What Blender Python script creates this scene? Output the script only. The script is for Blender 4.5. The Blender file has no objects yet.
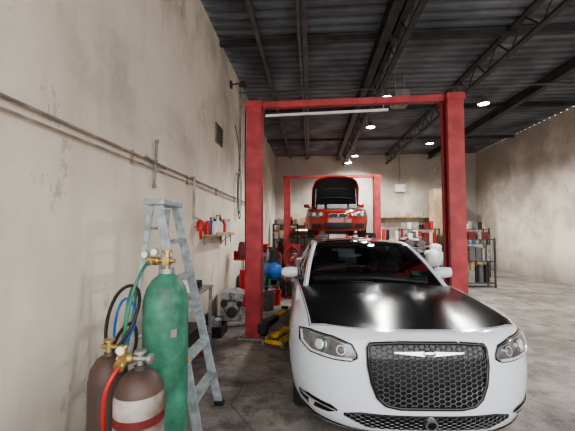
import bpy, bmesh, math, random
from mathutils import Vector, Matrix, Euler
random.seed(7)
scene = bpy.context.scene
COL = scene.collection
try: scene.view_settings.look = 'AgX - Medium High Contrast'
except Exception: pass

# ------------------------------------------------------------------ materials
def newmat(name):
    m = bpy.data.materials.new(name); m.use_nodes = True
    nt = m.node_tree; nt.nodes.clear()
    out = nt.nodes.new('ShaderNodeOutputMaterial')
    return m, nt, out

def N(nt, t, **kw):
    n = nt.nodes.new(t)
    for k, v in kw.items(): setattr(n, k, v)
    return n

def mat(name, col, rough=0.5, metal=0.0, var=0.15, scale=8.0, coat=0.0, bump=0.0, dirt=None, emit=None):
    m, nt, out = newmat(name)
    b = N(nt, 'ShaderNodeBsdfPrincipled')
    nt.links.new(b.outputs[0], out.inputs[0])
    tc = N(nt, 'ShaderNodeTexCoord')
    no = N(nt, 'ShaderNodeTexNoise'); no.inputs['Scale'].default_value = scale; no.inputs['Detail'].default_value = 5
    nt.links.new(tc.outputs['Object'], no.inputs['Vector'])
    r = N(nt, 'ShaderNodeValToRGB')
    r.color_ramp.elements[0].position = 0.35; r.color_ramp.elements[1].position = 0.7
    c0 = [c*(1-var) for c in col[:3]]
    if dirt: c0 = dirt
    r.color_ramp.elements[0].color = (*c0, 1)
    r.color_ramp.elements[1].color = (*[min(1, c*(1+var*0.4)) for c in col[:3]], 1)
    nt.links.new(no.outputs[0], r.inputs[0]); nt.links.new(r.outputs[0], b.inputs['Base Color'])
    b.inputs['Roughness'].default_value = rough; b.inputs['Metallic'].default_value = metal
    b.inputs['Coat Weight'].default_value = coat
    if bump:
        bp = N(nt, 'ShaderNodeBump'); bp.inputs['Strength'].default_value = bump; bp.inputs['Distance'].default_value = 0.01
        nt.links.new(no.outputs[0], bp.inputs['Height']); nt.links.new(bp.outputs[0], b.inputs['Normal'])
    if emit:
        b.inputs['Emission Color'].default_value = (*emit[0], 1); b.inputs['Emission Strength'].default_value = emit[1]
    return m

def mathn(nt, op, a, b=None, clamp=False):
    n = N(nt, 'ShaderNodeMath', operation=op); n.use_clamp = clamp
    for i, v in enumerate((a, b)):
        if v is None: continue
        if isinstance(v, (int, float)): n.inputs[i].default_value = v
        else: nt.links.new(v, n.inputs[i])
    return n.outputs[0]

def mixc(nt, fac, a, b):
    n = N(nt, 'ShaderNodeMix', data_type='RGBA')
    if isinstance(fac, (int, float)): n.inputs[0].default_value = fac
    else: nt.links.new(fac, n.inputs[0])
    for i, v in ((6, a), (7, b)):
        if isinstance(v, tuple): n.inputs[i].default_value = (*v[:3], 1)
        else: nt.links.new(v, n.inputs[i])
    return n.outputs[2]

def noise(nt, vec, scale, detail=5, rough=0.6, sc3=None):
    if sc3:
        mp = N(nt, 'ShaderNodeMapping'); mp.inputs['Scale'].default_value = sc3
        nt.links.new(vec, mp.inputs['Vector']); vec = mp.outputs[0]
    n = N(nt, 'ShaderNodeTexNoise'); n.inputs['Scale'].default_value = scale
    n.inputs['Detail'].default_value = detail; n.inputs['Roughness'].default_value = rough
    nt.links.new(vec, n.inputs['Vector']); return n.outputs[0]

def ramp(nt, v, p0, p1):
    n = N(nt, 'ShaderNodeMapRange'); n.clamp = True
    n.inputs[1].default_value = p0; n.inputs[2].default_value = p1
    nt.links.new(v, n.inputs[0]); return n.outputs[0]

def wall_material(name, base, axis):
    m, nt, out = newmat(name)
    b = N(nt, 'ShaderNodeBsdfPrincipled'); nt.links.new(b.outputs[0], out.inputs[0])
    geo = N(nt, 'ShaderNodeNewGeometry'); v = geo.outputs['Position']
    sx = N(nt, 'ShaderNodeSeparateXYZ'); nt.links.new(v, sx.inputs[0])
    blot = noise(nt, v, 0.8, 8, 0.62)
    streak = noise(nt, v, 2.6, 6, 0.7, (1, 1, 0.15))
    fine = noise(nt, v, 22, 6, 0.7)
    scr = noise(nt, v, 1.7, 10, 0.78, (1, 1, 0.55))
    c = mixc(nt, ramp(nt, blot, 0.40, 0.66), base, tuple(k*0.82 for k in base))
    c = mixc(nt, mathn(nt, 'MULTIPLY', ramp(nt, streak, 0.48, 0.74), 0.28), c, (0.40, 0.33, 0.26))
    hz = mathn(nt, 'ADD', mathn(nt, 'MULTIPLY', sx.outputs[2], 0.07), mathn(nt, 'MULTIPLY', sx.outputs[1], 0.030))
    soot = ramp(nt, mathn(nt, 'ADD', blot, mathn(nt, 'SUBTRACT', hz, 0.40)), 0.46, 0.80)
    c = mixc(nt, mathn(nt, 'MULTIPLY', soot, 0.55), c, (0.17, 0.15, 0.13))
    marks = ramp(nt, scr, 0.60, 0.63)
    c = mixc(nt, mathn(nt, 'MULTIPLY', marks, 0.45), c, (0.24, 0.21, 0.18))
    low = ramp(nt, mathn(nt, 'ADD', sx.outputs[2], mathn(nt, 'MULTIPLY', blot, 0.8)), 1.3, 0.4)
    c = mixc(nt, mathn(nt, 'MULTIPLY', low, 0.7), c, (0.14, 0.12, 0.10))
    br = N(nt, 'ShaderNodeTexBrick'); cb = N(nt, 'ShaderNodeCombineXYZ')
    nt.links.new(sx.outputs[1 if axis == 'y' else 0], cb.inputs[0]); nt.links.new(sx.outputs[2], cb.inputs[1])
    nt.links.new(cb.outputs[0], br.inputs['Vector'])
    br.inputs['Scale'].default_value = 1; br.inputs['Brick Width'].default_value = 0.4; br.inputs['Row Height'].default_value = 0.2
    br.inputs['Mortar Size'].default_value = 0.004; br.inputs['Mortar Smooth'].default_value = 1.0
    c = mixc(nt, mathn(nt, 'MULTIPLY', br.outputs['Fac'], 0.035), c, (0.15, 0.13, 0.11))
    nt.links.new(c, b.inputs['Base Color']); b.inputs['Roughness'].default_value = 0.8
    h = mathn(nt, 'ADD', mathn(nt, 'MULTIPLY', fine, 0.5), mathn(nt, 'MULTIPLY', br.outputs['Fac'], -0.12))
    bp = N(nt, 'ShaderNodeBump'); bp.inputs['Strength'].default_value = 0.25; bp.inputs['Distance'].default_value = 0.01
    nt.links.new(h, bp.inputs['Height']); nt.links.new(bp.outputs[0], b.inputs['Normal'])
    return m

def floor_material():
    m, nt, out = newmat('concrete_floor_mat')
    b = N(nt, 'ShaderNodeBsdfPrincipled'); nt.links.new(b.outputs[0], out.inputs[0])
    geo = N(nt, 'ShaderNodeNewGeometry'); v = geo.outputs['Position']
    n1 = noise(nt, v, 1.3, 9, 0.7); n2 = noise(nt, v, 3.2, 10, 0.75); n3 = noise(nt, v, 45, 4, 0.7); n4 = noise(nt, v, 14, 8, 0.8)
    c = mixc(nt, ramp(nt, n1, 0.40, 0.60), (0.165, 0.15, 0.138), (0.34, 0.315, 0.29))
    c = mixc(nt, mathn(nt, 'MULTIPLY', ramp(nt, n2, 0.50, 0.61), 0.70), c, (0.09, 0.08, 0.072))
    c = mixc(nt, mathn(nt, 'MULTIPLY', ramp(nt, n4, 0.55, 0.63), 0.7), c, (0.055, 0.048, 0.045))
    c = mixc(nt, mathn(nt, 'MULTIPLY', ramp(nt, n3, 0.60, 0.70), 0.5), c, (0.48, 0.45, 0.41))
    vo = N(nt, 'ShaderNodeTexVoronoi'); vo.feature = 'DISTANCE_TO_EDGE'; vo.inputs['Scale'].default_value = 0.45
    nt.links.new(v, vo.inputs['Vector'])
    c = mixc(nt, mathn(nt, 'MULTIPLY', ramp(nt, vo.outputs[0], 0.006, 0.0), 0.5), c, (0.04, 0.035, 0.03))
    nt.links.new(c, b.inputs['Base Color'])
    nt.links.new(mathn(nt, 'ADD', mathn(nt, 'MULTIPLY', n2, 0.35), 0.38), b.inputs['Roughness'])
    bp = N(nt, 'ShaderNodeBump'); bp.inputs['Strength'].default_value = 0.3; bp.inputs['Distance'].default_value = 0.01
    nt.links.new(n4, bp.inputs['Height']); nt.links.new(bp.outputs[0], b.inputs['Normal'])
    return m

def paint_material(name, col, hood_col, hood_gloss=0.06):
    """car paint with a second colour on the bonnet panel; matt black inside the cabin opening"""
    m, nt, out = newmat(name)
    b = N(nt, 'ShaderNodeBsdfPrincipled'); nt.links.new(b.outputs[0], out.inputs[0])
    tc = N(nt, 'ShaderNodeTexCoord'); s = N(nt, 'ShaderNodeSeparateXYZ'); nt.links.new(tc.outputs['Object'], s.inputs[0])
    ax = mathn(nt, 'ABSOLUTE', s.outputs[0]); y = s.outputs[1]; z = s.outputs[2]
    x3 = mathn(nt, 'POWER', ax, 3.0)
    front = mathn(nt, 'SUBTRACT', mathn(nt, 'ADD', mathn(nt, 'MULTIPLY', x3, 0.40), 0.15), y)
    side = mathn(nt, 'SUBTRACT', ax, mathn(nt, 'ADD', mathn(nt, 'MULTIPLY', y, 0.050), 0.755))
    d = mathn(nt, 'MAXIMUM', front, side)
    d = mathn(nt, 'MAXIMUM', d, mathn(nt, 'SUBTRACT', y, 4.05))
    d = mathn(nt, 'MAXIMUM', d, mathn(nt, 'SUBTRACT', 0.80, z))
    inside = mathn(nt, 'LESS_THAN', d, 0.0)
    seam = mathn(nt, 'LESS_THAN', mathn(nt, 'ABSOLUTE', mathn(nt, 'SUBTRACT', d, 0.012)), 0.0035)
    c = mixc(nt, inside, col, hood_col)
    c = mixc(nt, seam, c, (0.02, 0.02, 0.02))
    for yy in (1.72, 2.75, 3.75):
        ln = mathn(nt, 'LESS_THAN', mathn(nt, 'ABSOLUTE', mathn(nt, 'SUBTRACT', y, yy)), 0.004)
        ln = mathn(nt, 'MULTIPLY', ln, mathn(nt, 'GREATER_THAN', ax, 0.86))
        c = mixc(nt, ln, c, (0.02, 0.02, 0.02))
    nt.links.new(c, b.inputs['Base Color'])
    no = noise(nt, tc.outputs['Object'], 3, 6, 0.7)
    nt.links.new(mathn(nt, 'ADD', mathn(nt, 'ADD', mathn(nt, 'MULTIPLY', no, 0.12), 0.06), mathn(nt, 'MULTIPLY', inside, hood_gloss)), b.inputs['Roughness'])
    nt.links.new(mathn(nt, 'SUBTRACT', 0.5, mathn(nt, 'MULTIPLY', inside, 0.5)), b.inputs['Coat Weight'])
    nt.links.new(mathn(nt, 'SUBTRACT', 0.5, mathn(nt, 'MULTIPLY', inside, 0.34)), b.inputs['Specular IOR Level'])
    b.inputs['Coat Roughness'].default_value = 0.08
    return m

def glass_material(name, tint, gloss=1.3):
    m, nt, out = newmat(name)
    t = N(nt, 'ShaderNodeBsdfTransparent'); t.inputs[0].default_value = (*tint, 1)
    g = N(nt, 'ShaderNodeBsdfGlossy'); g.inputs[0].default_value = (0.9, 0.95, 1, 1); g.inputs['Roughness'].default_value = 0.03
    f = N(nt, 'ShaderNodeFresnel'); f.inputs[0].default_value = 1.5
    fac = mathn(nt, 'MULTIPLY', f.outputs[0], gloss, True)
    no = N(nt, 'ShaderNodeTexNoise'); no.inputs['Scale'].default_value = 5
    fac = mathn(nt, 'ADD', fac, mathn(nt, 'MULTIPLY', no.outputs[0], 0.02), True)
    mx = N(nt, 'ShaderNodeMixShader'); nt.links.new(fac, mx.inputs[0])
    nt.links.new(t.outputs[0], mx.inputs[1]); nt.links.new(g.outputs[0], mx.inputs[2]); nt.links.new(mx.outputs[0], out.inputs[0])
    return m

M = {}
M['wall_l'] = wall_material('painted_wall_left', (0.80, 0.725, 0.625), 'y')
M['wall_b'] = wall_material('painted_wall_back', (0.78, 0.73, 0.64), 'x')
M['floor'] = floor_material()
M['deck'] = mat('ceiling_deck_metal', (0.175, 0.19, 0.215), 0.7, 0.0, 0.5, 1.2)
M['beam'] = mat('ceiling_beam_steel', (0.065, 0.062, 0.065), 0.7, 0.0, 0.4, 3)
M['beam_lt'] = mat('ceiling_pipe_grey', (0.13, 0.125, 0.13), 0.6, 0.0, 0.4, 3)
M['ventgrey'] = mat('vent_grey', (0.26, 0.24, 0.22), 0.6, 0.0, 0.4, 3)
M['liftred'] = mat('lift_red_paint', (0.46, 0.060, 0.065), 0.5, 0, 0.3, 5, dirt=(0.30, 0.035, 0.04))
M['red'] = mat('red_paint', (0.55, 0.03, 0.03), 0.4, 0, 0.3, 6)
M['blk'] = mat('black_plastic', (0.020, 0.020, 0.022), 0.5, 0, 0.3, 10)
M['gblk'] = mat('gloss_black', (0.006, 0.006, 0.007), 0.08, 0, 0.2, 10, coat=0.3)
M['rubber'] = mat('tire_rubber', (0.028, 0.028, 0.029), 0.8, 0, 0.3, 20, bump=0.2)
M['alu'] = mat('ladder_aluminium', (0.44, 0.50, 0.53), 0.45, 0.3, 0.4, 12)
M['steel'] = mat('dull_steel', (0.42, 0.41, 0.40), 0.4, 0.6, 0.4, 12)
M['pipe'] = mat('wall_pipe_galvanised', (0.42, 0.36, 0.30), 0.5, 0.2, 0.4, 8)
M['brass'] = mat('brass', (0.60, 0.45, 0.20), 0.35, 0.8, 0.4, 25)
M['chrome'] = mat('chrome', (0.80, 0.81, 0.83), 0.15, 1.0, 0.1, 5)
M['dchrome'] = mat('dark_chrome', (0.36, 0.37, 0.39), 0.3, 0.8, 0.1, 5)
M['green'] = mat('green_cylinder_paint', (0.065, 0.235, 0.155), 0.42, 0, 0.5, 9, bump=0.1)
M['greytank'] = mat('grey_cylinder_paint', (0.42, 0.40, 0.38), 0.5, 0.05, 0.6, 6, dirt=(0.15, 0.10, 0.08), bump=0.2)
M['darktank'] = mat('dark_cylinder_paint', (0.05, 0.045, 0.045), 0.5, 0.1, 0.6, 9, dirt=(0.11, 0.06, 0.045), bump=0.2)
M['yellow'] = mat('yellow_paint', (0.70, 0.46, 0.03), 0.5, 0, 0.4, 9, dirt=(0.38, 0.24, 0.03))
M['blue'] = mat('blue_paint', (0.03, 0.17, 0.55), 0.4, 0, 0.4, 6)
M['wood'] = mat('raw_wood', (0.55, 0.39, 0.20), 0.7, 0, 0.4, 6)
M['white'] = mat('white_plastic', (0.80, 0.80, 0.78), 0.4, 0, 0.12, 6)
M['tan'] = mat('tan_board', (0.50, 0.38, 0.24), 0.7, 0, 0.3, 3)
M['orange'] = mat('orange_plastic', (0.70, 0.20, 0.02), 0.45, 0, 0.2, 6)
M['seat'] = mat('seat_leather', (0.34, 0.34, 0.34), 0.6, 0, 0.2, 9)
M['grey'] = mat('grey_plastic', (0.16, 0.16, 0.17), 0.6, 0, 0.3, 9)
M['maroon'] = mat('maroon_paint', (0.16, 0.02, 0.02), 0.5, 0, 0.3, 9)
M['glass'] = glass_material('windscreen_glass', (0.70, 0.77, 0.75), 1.6)
M['dglass'] = glass_material('tinted_glass', (0.10, 0.11, 0.11))
M['lampglow'] = mat('lamp_glow', (1, 1, 1), 0.5, emit=((0.95, 0.98, 1.0), 40))
M['tubeglow'] = mat('warm_tube_glow', (1, 0.9, 0.6), 0.5, emit=((1.0, 0.75, 0.35), 4))
M['paintwhite'] = paint_material('white_car_paint', (0.66, 0.70, 0.76), (0.010, 0.010, 0.012), 0.06)
M['paintred'] = paint_material('red_car_paint', (0.26, 0.018, 0.010), (0.02, 0.02, 0.02), 0.5)
M['redpanel'] = mat('red_car_panel', (0.26, 0.018, 0.010), 0.2, 0.1, 0.1, 5, coat=0.5)
M['wpanel'] = mat('white_car_panel', (0.66, 0.70, 0.76), 0.2, 0, 0.03, 5, coat=0.5)
M['rim'] = mat('wheel_rim_dark', (0.14, 0.14, 0.15), 0.3, 0.8, 0.2, 8)
M['lens'] = mat('headlight_lens', (0.75, 0.77, 0.80), 0.15, 0.3, 0.2, 20, coat=1)
M['lampdark'] = mat('headlight_housing', (0.20, 0.20, 0.22), 0.18, 0.5, 0.5, 14, coat=1)

# ------------------------------------------------------------------ helpers
def root(name, loc=(0, 0, 0), rot=0.0):
    e = bpy.data.objects.new(name, None); COL.objects.link(e)
    e.empty_display_size = 0.1
    e.location = loc; e.rotation_euler = (0, 0, rot); return e

def obj(name, verts, faces, m, parent=None, smooth=False, angle=None):
    me = bpy.data.meshes.new(name); me.from_pydata([tuple(v) for v in verts], [], faces); me.update()
    o = bpy.data.objects.new(name, me); COL.objects.link(o)
    for mm in (m if isinstance(m, list) else [m]): me.materials.append(mm)
    bm = bmesh.new(); bm.from_mesh(me); bmesh.ops.recalc_face_normals(bm, faces=bm.faces); bm.to_mesh(me); bm.free()
    if smooth:
        for p in me.polygons: p.use_smooth = True
        if angle:
            try: me.set_sharp_from_angle(angle=math.radians(angle))
            except Exception: pass
    if parent: o.parent = parent
    return o

def bevel(o, w, seg=2):
    md = o.modifiers.new('bevel', 'BEVEL'); md.width = w; md.segments = seg; md.limit_method = 'ANGLE'; return o

def boxg(c, s, mtx=None):
    v = []
    for i in (-1, 1):
        for j in (-1, 1):
            for k in (-1, 1):
                p = Vector((i*s[0]/2, j*s[1]/2, k*s[2]/2))
                if mtx: p = mtx @ p
                v.append(p+Vector(c))
    f = [(0, 1, 3, 2), (4, 6, 7, 5), (0, 4, 5, 1), (2, 3, 7, 6), (0, 2, 6, 4), (1, 5, 7, 3)]
    return v, f

def box(name, c, s, m, parent=None, bv=0.0, rot=None):
    mtx = Euler(rot).to_matrix() if rot else None
    v, f = boxg(c, s, mtx)
    o = obj(name, v, f, m, parent)
    if bv: bevel(o, bv)
    return o

def beamg(p1, p2, w, d, up=(0, 1, 0)):
    p1, p2 = Vector(p1), Vector(p2); z = (p2-p1).normalized(); u = Vector(up)
    x = u.cross(z)
    if x.length < 1e-4: x = Vector((1, 0, 0)).cross(z)
    x.normalize(); y = z.cross(x)
    mt = Matrix((x, y, z)).transposed()
    return boxg((p1+p2)/2, (w, d, (p2-p1).length), mt)

def beam(name, p1, p2, w, d, m, parent=None, up=(0, 1, 0), bv=0.0):
    v, f = beamg(p1, p2, w, d, up); o = obj(name, v, f, m, parent)
    if bv: bevel(o, bv)
    return o

def multi(name, geos, m, parent=None, smooth=False, bv=0.0, angle=40):
    V, F = [], []
    for v, f in geos:
        n = len(V); V += list(v); F += [tuple(i+n for i in ff) for ff in f]
    o = obj(name, V, F, m, parent, smooth, angle if smooth else None)
    if bv: bevel(o, bv)
    return o

def latheg(prof, seg=32, origin=(0, 0, 0), axis='z'):
    V, F = [], []
    for r, z in prof:
        for i in range(seg):
            a = 2*math.pi*i/seg
            p = Vector((r*math.cos(a), r*math.sin(a), z))
            if axis == 'x': p = Vector((p.z, p.x, p.y))
            if axis == 'y': p = Vector((p.y, p.z, p.x))
            V.append(p+Vector(origin))
    for k in range(len(prof)-1):
        for i in range(seg):
            j = (i+1) % seg
            F.append((k*seg+i, k*seg+j, (k+1)*seg+j, (k+1)*seg+i))
    if prof[0][0] > 1e-6: F.append(tuple(range(seg))[::-1])
    if prof[-1][0] > 1e-6: F.append(tuple((len(prof)-1)*seg+i for i in range(seg)))
    return V, F

def lathe(name, prof, m, parent=None, origin=(0, 0, 0), axis='z', seg=32, angle=35):
    v, f = latheg(prof, seg, origin, axis)
    return obj(name, v, f, m, parent, True, angle)

def cylg(p1, p2, r, seg=14, r2=None):
    p1, p2 = Vector(p1), Vector(p2); d = p2-p1; q = d.to_track_quat('Z', 'Y')
    r2 = r if r2 is None else r2
    V = [p1+q @ Vector((r*math.cos(2*math.pi*i/seg), r*math.sin(2*math.pi*i/seg), 0)) for i in range(seg)]
    V += [p2+q @ Vector((r2*math.cos(2*math.pi*i/seg), r2*math.sin(2*math.pi*i/seg), 0)) for i in range(seg)]
    F = [(i, (i+1) % seg, seg+(i+1) % seg, seg+i) for i in range(seg)]
    F += [tuple(range(seg))[::-1], tuple(range(seg, 2*seg))]
    return V, F

def cyl(name, p1, p2, r, m, parent=None, seg=16, r2=None):
    v, f = cylg(p1, p2, r, seg, r2); return obj(name, v, f, m, parent, True, 40)

def hose(name, pts, r, m, parent=None, cyclic=False, smooth=True):
    cu = bpy.data.curves.new(name, 'CURVE'); cu.dimensions = '3D'; cu.bevel_depth = r; cu.bevel_resolution = 3; cu.resolution_u = 8
    if smooth:
        sp = cu.splines.new('NURBS'); sp.points.add(len(pts)-1)
        for p, q in zip(sp.points, pts): p.co = (*q, 1)
        sp.order_u = min(4, len(pts)); sp.use_endpoint_u = not cyclic; sp.use_cyclic_u = cyclic
    else:
        sp = cu.splines.new('POLY'); sp.points.add(len(pts)-1)
        for p, q in zip(sp.points, pts): p.co = (*q, 1)
        sp.use_cyclic_u = cyclic
    cu.use_fill_caps = True
    cu.materials.append(m)
    o = bpy.data.objects.new(name, cu); COL.objects.link(o)
    if parent: o.parent = parent
    return o

def torusg(c, R, r, axis='y', seg=28, rs=8):
    V, F = [], []
    for i in range(seg):
        a = 2*math.pi*i/seg
        for j in range(rs):
            b = 2*math.pi*j/rs
            p = Vector(((R+r*math.cos(b))*math.cos(a), (R+r*math.cos(b))*math.sin(a), r*math.sin(b)))
            if axis == 'x': p = Vector((p.z, p.x, p.y))
            if axis == 'y': p = Vector((p.y, p.z, p.x))
            V.append(p+Vector(c))
    for i in range(seg):
        for j in range(rs):
            F.append((i*rs+j, ((i+1) % seg)*rs+j, ((i+1) % seg)*rs+(j+1) % rs, i*rs+(j+1) % rs))
    return V, F

def sackg(c, s, seed, n=12):
    """lumpy closed sack"""
    rnd = random.Random(seed); ph = [rnd.uniform(0, 6.28) for _ in range(6)]
    V, F = [], []
    for i in range(n+1):
        th = math.pi*i/n
        for j in range(2*n):
            a = math.pi*j/n
            k = 1+0.10*math.sin(3*a+ph[0])*math.sin(th)+0.08*math.sin(5*a+2*th+ph[1])+0.06*math.sin(4*th+ph[2]+2*a)
            x = math.copysign(abs(math.sin(th)*math.cos(a))**0.8, math.cos(a)); y = math.copysign(abs(math.sin(th)*math.sin(a))**0.8, math.sin(a)); z = math.copysign(abs(math.cos(th))**0.8, math.cos(th))
            V.append(Vector((c[0]+s[0]/2*x*k, c[1]+s[1]/2*y*k, c[2]+s[2]/2*max(-0.9, z*(k if z > 0 else 1)))))
    m_ = 2*n
    for i in range(n):
        for j in range(m_): F.append((i*m_+j, i*m_+(j+1) % m_, (i+1)*m_+(j+1) % m_, (i+1)*m_+j))
    return V, F

# ------------------------------------------------------------------ room
XL, XR, YF, YB, H = -1.71, 7.6, -1.2, 15.7, 5.2
box('floor', ((XL+XR)/2, (YB-14)/2, -0.1), (XR-XL+12, YB+14.4, 0.2), M['floor'])
box('wall_left', (XL-0.1, (YF+YB)/2, H/2), (0.2, YB-YF, H), M['wall_l'])
box('wall_right', (XR+0.1, (YF+YB)/2, H/2), (0.2, YB-YF, H), M['wall_l'])
box('wall_back', ((XL+XR)/2, YB+0.1, H/2), (XR-XL+0.4, 0.2, H), M['wall_b'])
box('wall_front', ((XL+XR)/2, YF-0.1, 5.05), (XR-XL+0.4, 0.2, 0.3), M['wall_b'])
V, F = [], []
y = YF; prof = []
while y < YB:
    prof += [(y, 0), (y+0.09, 0), (y+0.12, 0.05), (y+0.21, 0.05)]; y += 0.24
prof.append((YB+0.1, 0))
prof = [(min(a, YB+0.1), b) for a, b in prof]
for a, b in prof: V += [(XL-0.05, a, H+b), (XR+0.05, a, H+b)]
for i in range(len(prof)-1): F.append((2*i, 2*i+1, 2*i+3, 2*i+2))
n = len(V); V += [(XL-0.05, YF, H+0.15), (XR+0.05, YF, H+0.15), (XR+0.05, YB+0.1, H+0.15), (XL-0.05, YB+0.1, H+0.15)]
F.append((n, n+1, n+2, n+3))
obj('ceiling', V, F, M['deck'])

def ibeam(name, x, z, h, w, y0, y1, m, t=0.015):
    multi(name, [boxg((x, (y0+y1)/2, z), (w, y1-y0, t)), boxg((x, (y0+y1)/2, z-h), (w, y1-y0, t)),
                 boxg((x, (y0+y1)/2, z-h/2), (t, y1-y0, h))], m)
def truss(name, x, z, h, y0, y1, m):
    g = [boxg((x, (y0+y1)/2, z), (0.12, y1-y0, 0.05)), boxg((x, (y0+y1)/2, z-h), (0.10, y1-y0, 0.05))]
    k = y0; up = True
    while k < y1-0.4:
        a, b = (z-h, z) if up else (z, z-h)
        g.append(cylg((x, k, a), (x, k+0.4, b), 0.014, 8)); k += 0.4; up = not up
    multi(name, g, m)
ibeam('ceiling_beam', -0.95, H-0.01, 0.10, 0.08, YF, YB, M['beam_lt'])
ibeam('ceiling_beam', -0.1, H-0.01, 0.12, 0.10, YF, YB, M['beam_lt'])
cyl('ceiling_pipe', (-0.2, YF, H-0.20), (-0.2, YB, H-0.20), 0.03, M['beam_lt'])
truss('roof_truss', 1.55, H-0.03, 0.42, YF, YB, M['beam'])
ibeam('ceiling_beam', 1.30, H-0.01, 0.22, 0.16, YF, YB, M['beam'])
truss('roof_truss', 3.55, H-0.03, 0.40, YF, YB, M['beam'])
ibeam('ceiling_beam', 5.5, H-0.01, 0.22, 0.16, YF, YB, M['beam'])
for yy in (6.0, 9.6, 12.8):
    multi('ceiling_joist', [boxg(((XL+XR)/2, yy, H-0.05), (XR-XL, 0.09, 0.1)), ], M['beam'])
cyl('ceiling_conduit', (XL, 7.7, H-0.28), (XR, 7.7, H-0.28), 0.02, M['beam_lt'])

for x, y, z in ((1.93, 8.4, 4.98), (1.95, 10.8, 4.98), (1.95, 14.6, 4.9), (1.62, 14.4, 4.55), (4.6, 9.0, 4.98), (4.6, 13.0, 4.98), (4.6, 5.0, 4.98)):
    r = root('high_bay_lamp', (x, y, z))
    lathe('shade', [(0.03, 0.20), (0.05, 0.18), (0.07, 0.10), (0.15, 0.0), (0.145, 0.0), (0.06, 0.10), (0.0, 0.16)], M['steel'], r)
    lathe('lens', [(0.0, 0.004), (0.125, 0.006), (0.125, 0.012), (0.0, 0.012)], M['lampglow'], r)
    cyl('stem', (0, 0, 0.18), (0, 0, H-z+0.02), 0.012, M['steel'], r)
    ld = bpy.data.lights.new('bulb', 'SPOT'); ld.energy = 420; ld.spot_size = math.radians(150); ld.spot_blend = 0.5; ld.shadow_soft_size = 0.10; ld.color = (1.0, 0.97, 0.92)
    lo = bpy.data.objects.new('bulb', ld); COL.objects.link(lo); lo.location = (0, 0, -0.12); lo.parent = r
r = root('ceiling_unit_heater', (2.05, 7.6, 4.62))
box('housing', (0, 0, 0), (0.34, 0.40, 0.32), M['ventgrey'], r, 0.02)
multi('louvers', [boxg((0, -0.21, -0.12+0.05*i), (0.3, 0.02, 0.012)) for i in range(6)], M['steel'], r)
cyl('rod_1', (-0.1, 0, 0.15), (-0.1, 0, H-4.62), 0.01, M['steel'], r)
cyl('rod_2', (0.1, 0, 0.15), (0.1, 0, H-4.62), 0.01, M['steel'], r)

# ------------------------------------------------------------------ vehicle lifts
def arm(rt, base, tip, z, m, m2):
    b, t = Vector(base), Vector(tip); mid = b.lerp(t, 0.55)
    beam('arm_outer', (b.x, b.y, z), (mid.x, mid.y, z), 0.10, 0.09, m, rt, (0, 0, 1), 0.008)
    beam('arm_inner', (mid.x, mid.y, z), (t.x, t.y, z), 0.07, 0.06, m2, rt, (0, 0, 1), 0.006)
    cyl('pad_stem', (t.x, t.y, z), (t.x, t.y, z+0.07), 0.04, m2, rt)
    cyl('pad', (t.x, t.y, z+0.07), (t.x, t.y, z+0.10), 0.065, M['rubber'], rt)

def lift(name, xl, xr, y, h, carr, armz, arms, yl=0.0, yr=0.0, m2=None):
    c = (xl+xr)/2; rt = root(name, (c, y, 0)); w = (xr-xl)/2
    for sgn, lab, dy in ((-1, 'left', yl), (1, 'right', yr)):
        x = sgn*w
        o = -sgn
        g = [boxg((x-o*0.10, dy, h/2), (0.02, 0.26, h)),
             boxg((x, dy-0.13, h/2), (0.22, 0.02, h)), boxg((x, dy+0.13, h/2), (0.22, 0.02, h)),
             boxg((x+o*0.11, dy-0.10, h/2), (0.02, 0.08, h)), boxg((x+o*0.11, dy+0.10, h/2), (0.02, 0.08, h))]
        multi('post_'+lab, g, M['liftred'], rt, bv=0.004)
        multi('base_plate_'+lab, [boxg((x, dy, 0.01), (0.42, 0.46, 0.02))]+[cylg((x+a, dy+b, 0.02), (x+a, dy+b, 0.05), 0.014, 8) for a in (-0.16, 0.16) for b in (-0.19, 0.19)], M['steel'], rt)
        multi('carriage_'+lab, [boxg((x+o*0.02, dy, carr+0.35), (0.16, 0.18, 0.8)), boxg((x+o*0.15, dy, carr+0.04), (0.14, 0.34, 0.14))], M['blk'], rt, bv=0.005)
        cyl('cable_'+lab, (x+o*0.04, dy, carr+0.7), (x+o*0.04, dy, h-0.05), 0.008, M['steel'], rt)
        box('top_plate_'+lab, (x, dy, h-0.04), (0.26, 0.30, 0.10), M['liftred'], rt, 0.004)
    beam('overhead_beam', (-w+0.10, yl, h-0.02), (w-0.10, yr, h-0.02), 0.10, 0.10, M['liftred'], rt, (0, 0, 1), 0.005)
    for (sg, tx, ty) in arms:
        dy = yl if sg < 0 else yr
        arm(rt, (sg*(w-0.15), dy+(0.1 if ty > 0 else -0.1), 0), (tx, ty, 0), armz, M['blk'], m2 or M['blk'])
    return rt
r1 = lift('two_post_lift', -0.88, 2.10, 5.1, 3.60, 0.10, 0.13, [(-1, -1.09, 0.95)], 0.0, -0.10, M['yellow'])
cyl('shutoff_bar', (-1.32, 0.0, 3.42), (0.57, -0.05, 3.45), 0.022, M['white'], r1)
cyl('shutoff_bar_hanger', (0.5, -0.05, 3.45), (0.5, -0.05, 3.56), 0.008, M['steel'], r1)
hose('hydraulic_line', [(-1.63, -0.05, 3.5), (-1.65, 0.0, 2.6), (-1.63, 0.02, 1.6), (-1.63, 0.0, 0.9)], 0.010, M['blk'], r1)
r2 = lift('two_post_lift', -0.87, 2.36, 12.0, 3.60, 1.40, 1.50, [(-1, -0.55, -1.0), (-1, -0.55, 1.1), (1, 0.6, -1.0), (1, 0.6, 1.1)])

# ------------------------------------------------------------------ cars
def lerp_tab(tab, x):
    if x <= tab[0][0]: return tab[0][1]
    for (a, b), (c, d) in zip(tab, tab[1:]):
        if x <= c:
            k = (x-a)/(c-a)
            return b+(d-b)*k
    return tab[-1][1]

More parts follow.
